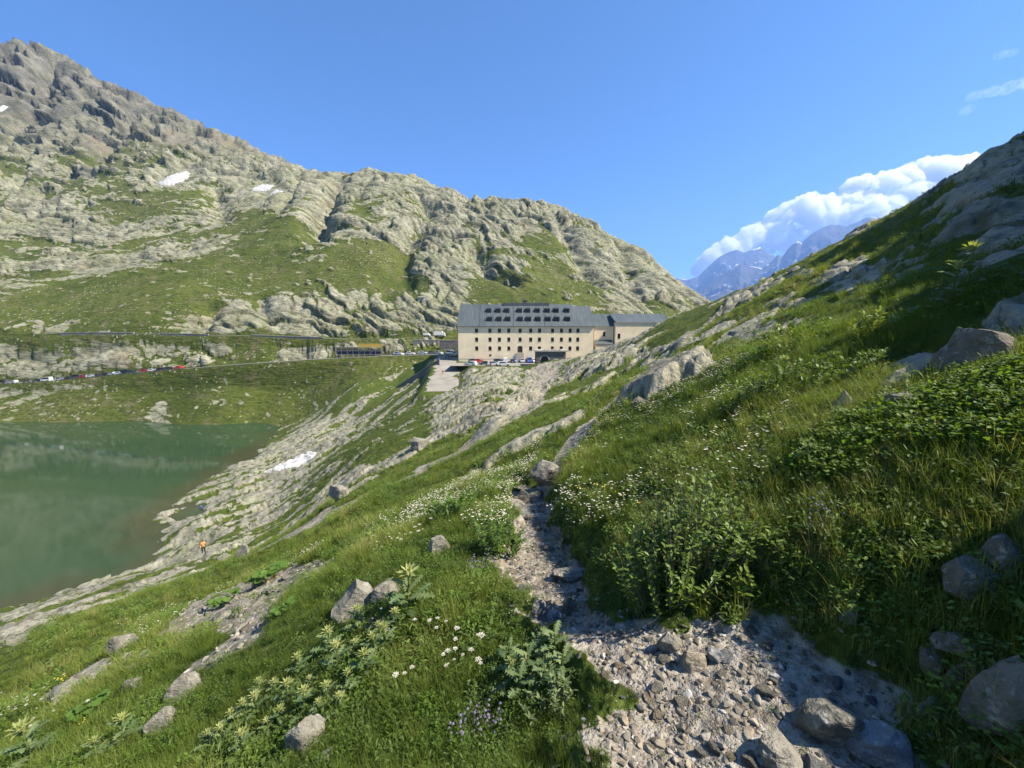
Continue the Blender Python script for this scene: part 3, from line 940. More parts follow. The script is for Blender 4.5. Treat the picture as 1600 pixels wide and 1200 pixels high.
def pz(x, y, sc_, seed, lo, hi):
    return sstep(lo, hi, fbm2(x / sc_, y / sc_, 3, seed))
cover("meadow_grass", grass_set, 24000, .8, 7, 201, [0, 1, 2, 2, 3], .30, .62, "fine green meadow grass beside the path", GRASS, lambda x, y, r, q: q.random(len(x)) > .6 * pz(x, y, 1.1, 111, .0, .25), .6)
cover("meadow_herbs", forb_set, 15000, .8, 8, 202, [0, 1, 2, 2, 3], .5, .95, "small leafy herbs among the grass", FORB, lambda x, y, r, q: q.random(len(x)) < .3 + .7 * pz(x, y, .9, 111, -.1, .25), .65)
cover("hill_grass", grass_set, 26000, 5, 34, 203, [0, 1, 2, 2], .5, .95, "green grass covering the middle of the slope", GRASS, lambda x, y, r, q: q.random(len(x)) > .35, .8, .22)
cover("hill_herbs", forb_set, 11000, 6, 34, 204, [0, 1, 3], .9, 1.5, "leafy herbs on the middle of the slope", FORB, lambda x, y, r, q: q.random(len(x)) < .15 + .85 * pz(x, y, 3, 113, 0, .3), .8, .25)
cover("far_tufts", far_set, 30000, 26, 165, 205, [0, 1, 1, 2], .55, 1.1, "low tufts of grass and dwarf shrubs far down the slope", GRASS, lambda x, y, r, q: q.random(len(x)) < .3 + .7 * pz(x, y, 8, 115, -.2, .25), .8, .25)

BANKP = np.array([(.7, 2.9), (1.0, 2.2), (1.15, 1.8), (1.4, 1.45), (1.5, .85), (3.2, .8), (4.2, 3.0), (3.0, 4.2), (1.6, 3.6)])
# ------------------------------------------------------------------ stones
def stone_mat(name, c0, c1, lichen=.35, scale=1.0):
    b = NB(name)
    p = b.objco()
    rv = b.node("ShaderNodeObjectInfo").outputs["Random"]
    n1, n2 = b.noise(2.2 * scale, 6, .62, p), b.noise(9 * scale, 5, .65, p)
    c = b.mix(b.rng(n1, .35, .65), c0, c1)
    c = b.mix(b.rng(rv, 0, 1, 0, .45), c, (.30, .275, .225))
    c = b.mix(b.math('MULTIPLY', b.rng(n2, .5, .32), .75), c, (.085, .08, .07))
    c = b.mix(b.math('MULTIPLY', b.rng(b.noise(1.3 * scale, 5, .6, p), .55, .66), lichen), c, (.36, .36, .13))
    c = b.mix(b.rng(b.noise(26 * scale, 4, .6, p), .56, .66, 0, .5), c, (.43, .43, .38))
    h = b.math('ADD', b.math('MULTIPLY', n1, .06), b.math('MULTIPLY', n2, .03))
    h = b.math('ADD', h, b.math('MULTIPLY', b.noise(5 * scale, 6, .7, b.mapv(p, (1, 1, 3.5), (.4, .3, 0))), .05))
    b.bsdf(c, .92, b.bump(h, 1.0, 1.0), .15)
    return b.m
STONE = stone_mat("pale_gneiss", (.125, .117, .092), (.265, .25, .20))
STONE_TAN = stone_mat("tan_stone", (.22, .165, .105), (.36, .30, .21), .1)
STONE_BLUE = stone_mat("blue_grey_stone", (.15, .155, .165), (.27, .275, .285), .05)
STONE_DARK = stone_mat("brown_grey_rock", (.075, .062, .048), (.16, .135, .105), .15)
PEBBLE = None

def rock_mesh(seed, sub=3, cuts=9, rough=.06):
    """an angular stone about 1 wide: a ball cut by planes and roughened, its base at z = 0"""
    q = np.random.default_rng(seed)
    bm = bmesh.new()
    bmesh.ops.create_icosphere(bm, subdivisions=sub, radius=.62)
    v = np.array([w.co for w in bm.verts])
    f = [tuple(w.index for w in fc.verts) for fc in bm.faces]
    bm.free()
    for _ in range(cuts):
        n = q.normal(size=3)
        n[2] = abs(n[2]) * .8 if q.random() < .75 else n[2]
        n /= np.linalg.norm(n)
        d = q.uniform(.22, .46)
        t = v @ n - d
        v = v - np.clip(t, 0, None)[:, None] * n * .97
    if rough:
        v += (v / np.linalg.norm(v, axis=1, keepdims=True)) * (perlin3(v[:, 0] * 3 + seed, v[:, 1] * 3, v[:, 2] * 3)[:, None] * rough + perlin3(v[:, 0] * 8 + seed, v[:, 1] * 8, v[:, 2] * 8)[:, None] * rough * .4)
    v -= (v.max(0) + v.min(0)) / 2
    v /= (v.max(0) - v.min(0))
    v[:, 2] += .5
    return v, f

def boulder(px, py, wpx, hpx, label, mat=STONE, seed=None, deep=.8, yaw=None, name="boulder", sink=.34, tip=None, group=None, sub=4):
    """a single rock seen at a place in the photo, its size taken from how wide it looks there"""
    p = land_hit(px, py)
    m_per_px = p[1] / F_PX
    seed = seed if seed is not None else int(px * 7 + py)
    v, f = rock_mesh(seed, sub, 20, .05)
    w, h = wpx * m_per_px, hpx * m_per_px
    if tip is not None:                                        # pull the top towards one side
        v[:, 0] += tip * np.clip(v[:, 2], 0, 1) ** 1.3 * .5
        v[:, :2] *= (1 - .55 * np.clip(v[:, 2], 0, 1))[:, None] * 1.15
    v = v * np.array([w, w * deep, h * (1 + sink)])
    o = mesh_obj(name, v, f, mat)
    o.location = (p[0], p[1] + w * deep * .3, float(ground_h(p[0], p[1] + w * deep * .3)) - h * sink)
    o.rotation_euler = (0, 0, yaw if yaw is not None else 0)
    return tag(o, label, "rock", group)

boulder(862, 762, 72, 34, "large rounded pale grey boulder standing where the narrow trail begins", seed=5, deep=.7)
boulder(832, 783, 58, 20, "flat pale slab lying at the foot of the rounded trail boulder", seed=9, deep=.6)
boulder(1050, 1022, 46, 30, "square grey stone on the gravel below the willow bush", seed=12)
boulder(1088, 1046, 44, 28, "tan angular stone between a grey and a bluish stone on the gravel", STONE_TAN, seed=14)
boulder(1121, 1036, 32, 22, "small bluish stone beside the tan stone on the gravel", STONE_BLUE, seed=17)
boulder(891, 956, 24, 28, "upright tan stone at the left edge of the path bend", STONE_TAN, seed=21)
boulder(868, 972, 32, 22, "bluish white stone leaning against the upright tan path stone", STONE_BLUE, seed=22)
boulder(846, 962, 34, 20, "dark sided stone at the turf edge of the path bend", seed=24)
boulder(550, 962, 84, 56, "pointed pale boulder with yellow lichen above the thistles", seed=33, tip=.35, deep=.7)
boulder(604, 938, 60, 26, "low rough rock just behind the pointed lichen boulder", seed=34)
boulder(470, 1186, 74, 66, "rounded lichen grey boulder at the bottom beneath the thistles", seed=41)
boulder(505, 1200, 40, 26, "low grey rock in the turf at the bottom edge", seed=44)
boulder(1189, 884, 20, 24, "small pale block alone in the grass beside the willow bush", seed=51)
boulder(1326, 652, 52, 42, "pyramid shaped grey stone with a bright right edge in the meadow", seed=57, tip=.3)
boulder(1432, 604, 92, 40, "dark wedge of rock with a sharp raised tip on the upper slope", seed=61, tip=.7, deep=.5)
boulder(1448, 640, 96, 30, "flat grey slab above the bright leafy patch", seed=63)
boulder(1405, 716, 62, 22, "flat rock sunk in the bright leafy patch", seed=66)
boulder(1570, 568, 120, 62, "big domed boulder at the right edge of the upper slope", STONE_DARK, seed=68)
boulder(1312, 1172, 112, 62, "grey angular boulder with a yellow lichen spot at the foot of the path", seed=71, deep=.7)
boulder(1396, 1206, 112, 52, "blue grey block lying against the lichen spotted boulder", STONE_BLUE, seed=74)
boulder(1232, 1206, 86, 34, "pale block cut by the bottom edge of the path", seed=77)
boulder(1540, 932, 92, 56, "grey block in shade on the right bank", STONE_DARK, seed=81, yaw=.3)
boulder(1592, 896, 70, 52, "tilted grey slab behind the shaded block on the right bank", STONE_DARK, seed=84)
boulder(1590, 1160, 110, 116, "tall dark brown boulder at the lower right corner", STONE_DARK, seed=88)
boulder(1470, 1062, 54, 44, "dark rock at the shaded right rim of the path", STONE_DARK, seed=91)
boulder(1515, 1090, 56, 66, "dark block wedged beside the tall brown boulder", STONE_DARK, seed=93)
boulder(1520, 1010, 80, 22, "thin dark slab lying above the path rim in shade", STONE_DARK, seed=95)
boulder(1270, 1140, 50, 26, "grey stone touching the top of the lichen spotted boulder", seed=97)
boulder(1452, 1118, 30, 34, "pale leaning flagstone at the shade line of the path", seed=98, deep=.4)
boulder(1332, 982, 32, 16, "white flake lying at the upper rim of the gravel", seed=99)
boulder(376, 874, 30, 24, "pale round boulder alone on the grass above the bathers", seed=101)
boulder(350, 874, 30, 9, "low flat slab beside the lone round boulder", seed=102)
boulder(183, 1018, 46, 28, "pale split rock in the lower meadow", seed=105)
boulder(222, 1040, 28, 20, "grey rounded stone at the head of the stone spill", seed=107)
boulder(196, 1046, 36, 18, "long pale stone next to the grey rounded stone", seed=108)
boulder(208, 1056, 40, 12, "low slab below the long pale stone", seed=109)
boulder(200, 1082, 34, 18, "pale egg shaped stone alone in the grass", seed=110)
boulder(340, 972, 34, 14, "largest pale stone in the middle of the stone spill", seed=113)
boulder(686, 866, 44, 30, "grey rock half hidden in grass left of the path", seed=118)
boulder(527, 780, 38, 18, "pale flat topped block on the far grass", seed=121)
boulder(262, 1000, 30, 18, "pale stone at the upper end of the stone spill", seed=123)
boulder(90, 1098, 60, 24, "low pale rock among daisies at the left", seed=126)
boulder(280, 1096, 60, 40, "yellowish ledge at the lower tip of the stone spill", seed=128)
boulder(245, 1150, 50, 44, "rough mossy ledge below the stone spill", seed=130)
boulder(892, 908, 66, 16, "grey bedrock step across the narrow path", seed=133, deep=.5, yaw=.5)
boulder(1005, 638, 44, 14, "dark ledge over the shaded gully", STONE_DARK, seed=140)
boulder(655, 705, 30, 16, "pale block at the foot of the broken outcrop", seed=142)

kinds = []
for i in range(9):
    v, f = rock_mesh(300 + i, 2, 12, .03)
    v = v * np.array([1, R_.uniform(.5, .9), R_.uniform(.2, .5)])
    kinds.append((v, f))
def pebble_set(name, mat):
    return proto_set(name, [mesh_obj("p%d" % i, v, f, mat, link=False) for i, (v, f) in enumerate(kinds[:7])])
b = NB("gravel_stones")
t = b.attr("tint", 'INSTANCER')
c = b.ramp(t, (0, (.10, .088, .070)), (.3, (.20, .178, .140)), (.6, (.30, .275, .225)), (.8, (.30, .245, .165)), (.9, (.34, .33, .32)), (1, (.46, .44, .39)))
c = b.mix(b.rng(b.noise(40, 4), .5, .36, 0, .6), c, (.10, .09, .075))
b.bsdf(c, .9, b.bump(b.noise(60, 4), .4, .01), .2)
GRAVELM = b.m
peb = pebble_set("pebble_kinds", GRAVELM)

def pebbles(name, n, r0, r1, seed, mask, s0, s1, label, power=.7, per_r=0.0):
    x, y, r, q = field(n, r0, r1, seed, power=power)
    kp = q.random(n) < sample(mask, x, y)
    x, y, r = x[kp], y[kp], r[kp]
    m = len(x)
    sc = (s0 + (s1 - s0) * q.random(m) ** 4) * (1 + per_r * r)
    z = ground_h(x, y)
    return scatter(name, peb, np.stack([x, y, z - sc * .1], 1), q.random(m) * 6.283, sc, q.integers(0, 7, m), np.clip(q.normal(.5, .3, m), 0, 1), label, GRAVELM, q.normal(size=(m, 2)) * .3)
pebbles("path_dust_chips", 40000, .8, 8, 304, PATHM, .004, .014, "fine stone chips and dust on the path", .75)
PVAR = np.clip(np.maximum(PATHM, sstep(-.22, -.02, dp) * .35 * (r < 9)) * (.6 + .7 * sstep(-.3, .3, fbm2(x * 1.6, y * 1.6, 3, 141))), 0, 1)
pebbles("path_gravel", 52000, .8, 8, 301, PVAR, .005, .050, "loose gravel and stone chips covering the path", .75)
pebbles("trail_gravel", 9000, 4, 60, 302, np.maximum(trail, band), .02, .10, "loose stones along the narrow trails", .8, .035)
pebbles("scree_stones", 14000, 2.5, 16, 303, scree, .02, .10, "pale broken stones of the stone spill", .6, .05)

def loose(n, poly, seed, s0, s1, name, label, group, mats, zone):
    """single stones one could pick up, lying inside an area"""
    q = np.random.default_rng(seed)
    lo, hi = poly.min(0), poly.max(0)
    src = [(mesh_obj(name, v, f, m_, link=False), c_) for v, f in kinds for m_, c_ in mats]
    placed, tries = [], 0
    while len(placed) < n and tries < n * 60:
        tries += 1
        x, y = q.uniform(lo, hi)
        r = math.hypot(x, y)
        if y < .9 or abs(x / y) > 1.27 or inside(np.array(x), np.array(y), poly) < .03:
            continue
        if (y * .9 + .8) ** -2.0 * 6 < q.random() * (1 if n > 100 else .05):
            continue
        s = (s0 + (s1 - s0) * q.random() ** 2.2) * (.6 + .22 * r)
        if any((x - a) ** 2 + (y - c_) ** 2 < (.45 * (s + d)) ** 2 for a, c_, d in placed):
            continue
        placed.append((x, y, s))
        sr, hue = src[q.integers(len(src))]
        o = share(name, sr, None, (x, y, float(ground_h(x, y)) - s * .08), (q.normal() * .18, q.normal() * .18, q.uniform(0, 6.28)), (s, s, s * q.uniform(.7, 1.2)))
        where = zone(x, y, s)
        tag(o, "%s %s %s %s" % ("larger" if s > .075 else "small", hue, label, where), "stone", "%s %s" % (hue, group))
def path_zone(x, y, s):
    if y > 2.7:
        return "on the narrow part of the path"
    if y > 1.75:
        return "on the path bend below the willow bush"
    return "on the %s half of the wide gravel at the bottom" % ("left" if x < .9 else "right")
def spill_zone(x, y, s):
    return "in the %s of the stone spill" % ("lower tip" if y < 4.6 else "middle" if y < 7.5 else "upper end")
loose(190, PATH, 311, .03, .085, "path_stone", "angular stone", "loose stones on the near path", [(STONE, "grey"), (STONE, "grey"), (STONE_TAN, "tan"), (STONE_BLUE, "bluish")], path_zone)
loose(100, SCREE, 312, .06, .14, "spill_stone", "broken stone", "stones of the spill in the lower meadow", [(STONE, "pale")], spill_zone)

# ------------------------------------------------------------------ flowering plants
STEMG = plant_mat("stem_green", ((0, (.08, .11, .02)), (1, (.13, .16, .04))), .15, .6, False)
THISTLE_LEAF = plant_mat("thistle_leaf", ((0, (.085, .135, .048)), (.5, (.125, .180, .070)), (1, (.185, .230, .095))), .3, .55, False)
THISTLE_HEAD = plant_mat("thistle_bract", ((0, (.27, .31, .10)), (1, (.42, .44, .18))), .4, .6, False)
WHITE_PETAL = plant_mat("white_petals", ((0, (.56, .54, .46)), (1, (.72, .70, .64))), .25, .7, False)
WHITE_PETAL_I = plant_mat("white_petals_small", ((0, (.52, .48, .36)), (1, (.74, .72, .64))), .25, .7)
PINK_PETAL = plant_mat("violet_petals", ((0, (.16, .145, .22)), (1, (.24, .215, .30))), .3, .7)
YELLOW_PETAL = plant_mat("yellow_petals", ((0, (.62, .46, .02)), (1, (.78, .60, .04))), .2, .6)
WILLOW = plant_mat("willow_leaf", ((0, (.105, .165, .026)), (.5, (.160, .225, .038)), (1, (.225, .285, .066))), .3, .45, False)
DOCK = plant_mat("broad_leaf", ((0, (.075, .150, .020)), (1, (.125, .210, .040))), .4, .5, False)
BARK = stone_mat("twig_bark", (.10, .075, .05), (.17, .13, .09), 0)

def spiny_leaf(L, W, droop):
    """a long toothed leaf lying along +x from the stem"""
    m, n = MB(), 7
    for sgn in (1, -1):
        v = []
        for i in range(n + 1):
            t = i / n
            z = L * (.35 * t - droop * t * t)
            v += [(L * t, 0, z), (L * min(t + .07, 1), sgn * W * .18 * (1 - t * .7), z + .01 * L)]
            if i < n:
                v += [(L * (t + .11), sgn * W * .5 * math.sin(math.pi * (.15 + .8 * t)), z + L * .05 * ((i % 2) - .3))]
            else:
                v += [(L, 0, z)]
        for i in range(n):
            a = i * 3
            f = [(a, a + 3, a + 4, a + 1), (a + 1, a + 4, a + 2)]
            m.f += [tuple(len(m.v) + k for k in (q if sgn > 0 else q[::-1])) for q in f]
        m.v += v
    return m
leaf_src = [spiny_leaf(.22, .11, .35).build("leaf", THISTLE_LEAF, link=False), spiny_leaf(.17, .09, .15).build("leaf", THISTLE_LEAF, link=False)]
hm_ = MB()
for i in range(22):
    a = i * 2.4
    el = .25 + 1.1 * (i / 22)
    leaf(hm_, (0, 0, .012), a, el, .10 - .03 * i / 22, .016, .05, .1)
for i in range(5):
    a = i * 1.256
    hm_.tube([(.014 * math.cos(a), .014 * math.sin(a), .005), (.02 * math.cos(a), .02 * math.sin(a), .03), (.015 * math.cos(a), .015 * math.sin(a), .05)], [.009, .013, .006], 5)
head_src = hm_.build("flower_head", THISTLE_HEAD, link=False)
stem_src = MB().tube([(0, 0, 0), (.01, 0, .15), (0, .01, .33)], [.010, .008, .006], 5).build("stem", STEMG, link=False)

def thistle(px, py, s, label, group, head=True):
    p = land_hit(px, py)
    s = s * R_.uniform(.65, 1.1) * p[1] / F_PX / .12                      # s: width of the head in the photo
    e = empty("thistle", (p[0], p[1], float(ground_h(p[0], p[1])) - .01), R_.uniform(0, 6.28), s)
    share("stem", stem_src, e)
    n = R_.randint(9, 13)
    for i in range(n):
        k = i / n
        share("leaf", leaf_src[i % 2], e, (0, 0, .02 + .28 * k), (R_.uniform(-.15, .15), -.35 * k - R_.uniform(-.1, .2), i * 2.4 + R_.uniform(-.3, .3)), (1.15 - .55 * k,) * 3)
    if head:
        share("flower_head", head_src, e, (0, .01, .33), (R_.uniform(-.2, .2), R_.uniform(-.2, .2), R_.uniform(0, 6)))
    return tag(e, label, "thistle", group)
gl = "pale thistle in the dense bed left of the path"
for px, py, w in ((618, 990, 20), (602, 1022, 18), (585, 1032, 17), (560, 985, 14), (592, 1000, 14), (515, 1026, 18), (528, 1052, 20), (572, 1068, 20), (546, 1090, 20), (512, 1112, 20), (532, 1122, 20), (500, 1126, 18),
                  (450, 1108, 18), (430, 1092, 16), (402, 1122, 18), (384, 1134, 18), (350, 1172, 20), (328, 1182, 20), (382, 1184, 20), (470, 1062, 16), (486, 1082, 16), (420, 1152, 18), (556, 1030, 16), (476, 1120, 17), (440, 1136, 18), (405, 1090, 14), (365, 1146, 16)):
    part_ = "upper" if py < 1060 else "middle" if py < 1116 else "lower"
    thistle(px, py, w, "pale thistle in the %s part of the dense bed left of the path" % part_, "thistles in the bed left of the path")
thistle(640, 962, 26, "tallest pale thistle at the top of the bed left of the path", None)
thistle(196, 1166, 24, "large pale thistle near the lower left corner", None)
thistle(150, 1192, 18, "small thistle below the large one near the lower left corner", None)
thistle(48, 1200, 30, "broad pale thistle in the very lower left corner", None)
thistle(798, 1078, 20, "single thistle among feathery leaves beside the path edge", None)
thistle(1486, 486, 30, "pale thistle glowing in the dark shaded slope, the lower of two", None)
thistle(1512, 458, 34, "pale thistle glowing in the dark shaded slope, the upper of two", None)
thistle(1222, 612, 26, "pale thistle on the sunny upper meadow by the willow scrub", None)
for i, (px, py) in enumerate(((812, 1092), (850, 1082), (880, 1062), (842, 1030), (796, 1040), (866, 1028), (880, 1090), (824, 1062))):
    thistle(px, py, 24, "feathery leafy thistle without a flower at the path edge", "flowerless thistles at the path edge", False)

def umbel(k):
    m = MB()
    for i in range(14):
        a, q = i * 2.4, .012 * math.sqrt(i) * .62
        c = (q * math.cos(a), q * math.sin(a), .002 - q * .25 + R_.uniform(-.001, .001))
        ring = [(c[0] + .0058 * math.cos(j * 1.047), c[1] + .0058 * math.sin(j * 1.047), c[2]) for j in range(6)]
        m.add(ring + [(c[0], c[1], c[2] + .003), (c[0], c[1], c[2] - .006)], [(j, (j + 1) % 6, 6) for j in range(6)] + [((j + 1) % 6, j, 7) for j in range(6)])
    return m
umb_src = umbel(0).build("flower_head", WHITE_PETAL, link=False)
fst_src = MB().tube([(0, 0, 0), (.006, .003, .09), (0, 0, .18)], [.0016, .0013, .0012], 4).build("stem", STEMG, link=False)
def flower(p, s, hgt, label, group):
    e = empty("white_flower", (p[0], p[1], float(ground_h(p[0], p[1]))), R_.uniform(0, 6.28))
    e.rotation_euler = (R_.uniform(-.15, .15), R_.uniform(-.15, .15), R_.uniform(0, 6.28))
    share("stem", fst_src, e, scale=(1, 1, hgt / .18))
    share("flower_head", umb_src, e, (0, 0, hgt), (0, 0, 0), (s / .06,) * 3)
    return tag(e, label, "flower", group)
for px, py, w in ((618, 1038, 14), (635, 1036, 10), (690, 968, 9), (708, 966, 13), (712, 984, 10), (750, 975, 15), (745, 985, 8), (698, 1000, 14), (690, 1003, 9), (708, 1002, 11), (733, 1000, 12), (732, 1012, 8), (714, 1015, 7), (703, 1024, 9), (707, 1030, 6),
                  (748, 1020, 15), (757, 1032, 10), (643, 1030, 12), (652, 950, 9), (672, 950, 10), (684, 950, 9), (703, 950, 8), (600, 928, 7), (611, 924, 7)):
    p = land_hit(px, py + 55)
    flower(p, w * p[1] / F_PX * .85, .19 * R_.uniform(.85, 1.1), "white yarrow flower in the cluster above the bare turf left of the path", "white flowers in the near cluster")
UPPER_MEADOW = poly_world([(850, 800), (900, 700), (960, 650), (1080, 600), (1220, 560), (1300, 620), (1250, 700), (1260, 780), (1150, 800), (1000, 830), (900, 840)])
LEFT_MEADOW = poly_world([(560, 880), (640, 820), (720, 770), (800, 720), (850, 700), (835, 740), (800, 800), (790, 860), (700, 880), (620, 900)])
LOW_MEADOW = poly_world([(180, 980), (300, 930), (420, 880), (520, 850), (600, 830), (560, 870), (400, 905), (300, 950), (230, 1000)])
CORNER = poly_world([(0, 1180), (0, 1080), (100, 1060), (180, 1080), (140, 1150), (60, 1180)])
for poly, n, lab, grp, smin in ((UPPER_MEADOW, 150, "white yarrow flower on the meadow right of the path", "white flowers right of the path", .028), (LEFT_MEADOW, 95, "white yarrow flower in the strip of meadow left of the trail boulder", "white flowers left of the trail boulder", .035),
                          (CORNER, 30, "white flower in the grass at the lower left edge", "white flowers at the lower left edge", .03)):
    q = np.random.default_rng(n)
    lo, hi = poly.min(0), poly.max(0)
    k = 0
    while k < n:
        x, y = q.uniform(lo, hi)
        if inside(np.array(x), np.array(y), poly) < 0 or q.random() > (6 / (y + 2)) ** 1.5 or fbm2(np.array(x / 1.3), np.array(y / 1.3), 2, 131) < -.12 or float(sample(GRAVEL, np.array(x), np.array(y))) > .3:
            continue
        k += 1
        flower((x, y), smin * q.uniform(.5, 1.15) * (1 + .03 * y), q.uniform(.12, .26), lab + ("" if poly is CORNER else ", near end" if y < 4 else ", middle stretch" if y < 7 else ", far end"), grp)
mini = proto_set("flower_kinds", [])
for i in range(2):
    m = MB()
    for j in range(3 + 2 * i):
        x, y, z = R_.uniform(-.08, .08), R_.uniform(-.08, .08), R_.uniform(.10, .2)
        m.add([(x + .016 * math.cos(k * 1.047), y + .016 * math.sin(k * 1.047), z) for k in range(6)] + [(x, y, z + .006)], [(k, (k + 1) % 6, 6) for k in range(6)])
    mini.objects.link(m.build("f%d" % i, WHITE_PETAL_I, link=False))
def mini_set(nm, mat):
    c = proto_set(nm, [])
    m = MB()
    for j in range(7):
        x, y, z = R_.uniform(-.07, .07), R_.uniform(-.07, .07), R_.uniform(.06, .15)
        m.add([(x + .011 * math.cos(k * 1.047), y + .011 * math.sin(k * 1.047), z) for k in range(6)] + [(x, y, z + .012)], [(k, (k + 1) % 6, 6) for k in range(6)])
    c.objects.link(m.build("f", mat, link=False))
    return c
def strew(name, protos, polys, n, seed, s0, s1, label, mat, th=-.05, per_r=.02, sc_=2.0):
    q = np.random.default_rng(seed)
    X, Y = [], []
    for poly in polys:
        lo, hi = poly.min(0), poly.max(0)
        x, y = q.uniform(lo[0], hi[0], n * 4), q.uniform(lo[1], hi[1], n * 4)
        kp = (inside(x, y, poly) > 0) & (fbm2(x / sc_, y / sc_, 3, seed) > th) & (sample(GRAVEL, x, y) < .3) & (sample(ROCKALL, x, y) < .4) & (q.random(n * 4) < (8 / (np.hypot(x, y) + 4)) ** 1.2)
        X.append(x[kp][:n])
        Y.append(y[kp][:n])
    x, y = np.concatenate(X), np.concatenate(Y)
    m = len(x)
    scatter(name, protos, np.stack([x, y, ground_h(x, y)], 1), q.random(m) * 6.283, (s0 + (s1 - s0) * q.random(m)) * (1 + per_r * np.hypot(x, y)), q.integers(0, len(protos.objects), m), q.random(m), label, mat)
FAR_MEADOW = poly_world([(700, 790), (800, 700), (930, 640), (1080, 590), (1230, 555), (1220, 520), (1100, 560), (960, 620), (860, 670), (760, 730), (640, 790), (560, 860), (640, 850)])
strew("small_white_flowers", mini, [UPPER_MEADOW, LEFT_MEADOW, LOW_MEADOW, FAR_MEADOW], 760, 401, .35, .75, "scattered small white flowers on the meadows", WHITE_PETAL_I)
VIO = [poly_world(p) for p in ([(715, 920), (760, 900), (790, 912), (745, 930)], [(1030, 850), (1050, 822), (1100, 815), (1090, 850)], [(700, 1190), (730, 1140), (790, 1130), (800, 1170), (740, 1198)], [(560, 1010), (620, 985), (640, 1020), (585, 1040)], [(1250, 850), (1280, 820), (1300, 850), (1280, 870)])]
strew("violet_flowers", mini_set("violet_kinds", PINK_PETAL), VIO, 14, 403, .45, .8, "patches of dull violet bellflowers", PINK_PETAL, -9)
strew("yellow_flowers", mini_set("yellow_kinds", YELLOW_PETAL), [UPPER_MEADOW, CORNER], 26, 405, .5, .8, "scattered yellow flowers", YELLOW_PETAL, .1)
LUSHP = poly_world([(1235, 770), (1290, 705), (1380, 665), (1480, 640), (1600, 612), (1700, 600), (1700, 760), (1500, 750), (1400, 735), (1300, 790)])
strew("leafy_ground_cover", proto_set("cover_kinds", [forb_proto("g0", 60, .032, .027, .12, .12, LUSH), forb_proto("g1", 54, .026, .024, .16, .10, FORB)]), [LUSHP], 900, 407, .6, 1.1, "bright green leafy ground cover on the right bank", LUSH, -9, .0)

strew("bank_herbs", forb_set, [BANKP], 3600, 409, .4, .9, "leafy herbs and grass on the shaded bank above the path", FORB, -9, .0)
strew("bank_grass", grass_set, [BANKP], 3600, 411, .3, .65, "tall grass on the bank above the path", GRASS, -9, .0)

def shrub(name, px, py, wpx, hpx, n_leaf, label, mat=WILLOW, L=.042, W=.017):
    """many upright twigs with narrow leaves"""
    p = land_hit(px, py)
    k = p[1] / F_PX
    w, h = wpx * k, hpx * k
    e = empty(name, (p[0], p[1] + w * .25, float(ground_h(p[0], p[1] + w * .25)) - .02))
    tw, lf = MB(), MB()
    nt = max(9, n_leaf // 26)
    for i in range(nt):
        a, q = R_.uniform(0, 6.283), math.sqrt(R_.random())
        bx, by = .30 * w * q * math.cos(a), .2 * w * q * math.sin(a)
        hh = h * R_.uniform(.55, 1.05) * (1 - .45 * q * q)
        gz = float(ground_h(e.location.x + bx, e.location.y + by)) - e.location.z
        tip = Vector((bx + .2 * w * q * math.cos(a), by + .2 * w * q * math.sin(a), gz + hh))
        base = Vector((bx, by, gz - .02))
        tw.tube([base, base.lerp(tip, .5) + Vector((R_.uniform(-.02, .02), R_.uniform(-.02, .02), .02)), tip], [.004, .003, .0015], 4)
        for j in range(n_leaf // nt):
            t = .12 + .88 * (j + R_.random()) / (n_leaf // nt)
            leaf(lf, base.lerp(tip, min(t, 1)), R_.uniform(0, 6.283), R_.uniform(.1, 1.1), L * R_.uniform(.7, 1.3), W * R_.uniform(.8, 1.3), .1, .1, R_.uniform(-.4, .4))
    tw.build("twigs", BARK, e)
    lf.build("foliage", mat, e)
    return tag(e, label, "shrub")
shrub("willow_bush", 1085, 965, 260, 190, 3600, "leafy green willow bush beside the bend of the path")
shrub("willow_bush", 1180, 950, 120, 100, 1000, "lower willow shoots on the right flank of the big willow bush")
shrub("willow_scrub", 1262, 528, 120, 40, 700, "low willow scrub under the grey slab on the upper slope", L=.09, W=.035)
shrub("willow_scrub", 1320, 606, 190, 56, 1300, "pale silvery willow scrub in the middle of the upper meadow", L=.06, W=.022)
shrub("willow_scrub", 1190, 640, 120, 60, 800, "green willow scrub below the pale thistle on the upper meadow", L=.06, W=.022)
shrub("willow_scrub", 1385, 520, 90, 40, 420, "dark willow scrub in shade below the rock face", L=.07, W=.025)
shrub("leafy_bush", 775, 880, 120, 90, 900, "dense green herb clump on the left edge of the narrow path", DOCK, L=.04, W=.018)
shrub("leafy_bush", 700, 815, 90, 50, 600, "dark green herb clump in the flowery strip left of the path", DOCK, L=.06, W=.03)
shrub("leafy_bush", 860, 1130, 110, 60, 600, "feathery green clump on the turf by the path edge", THISTLE_LEAF, L=.03, W=.008)

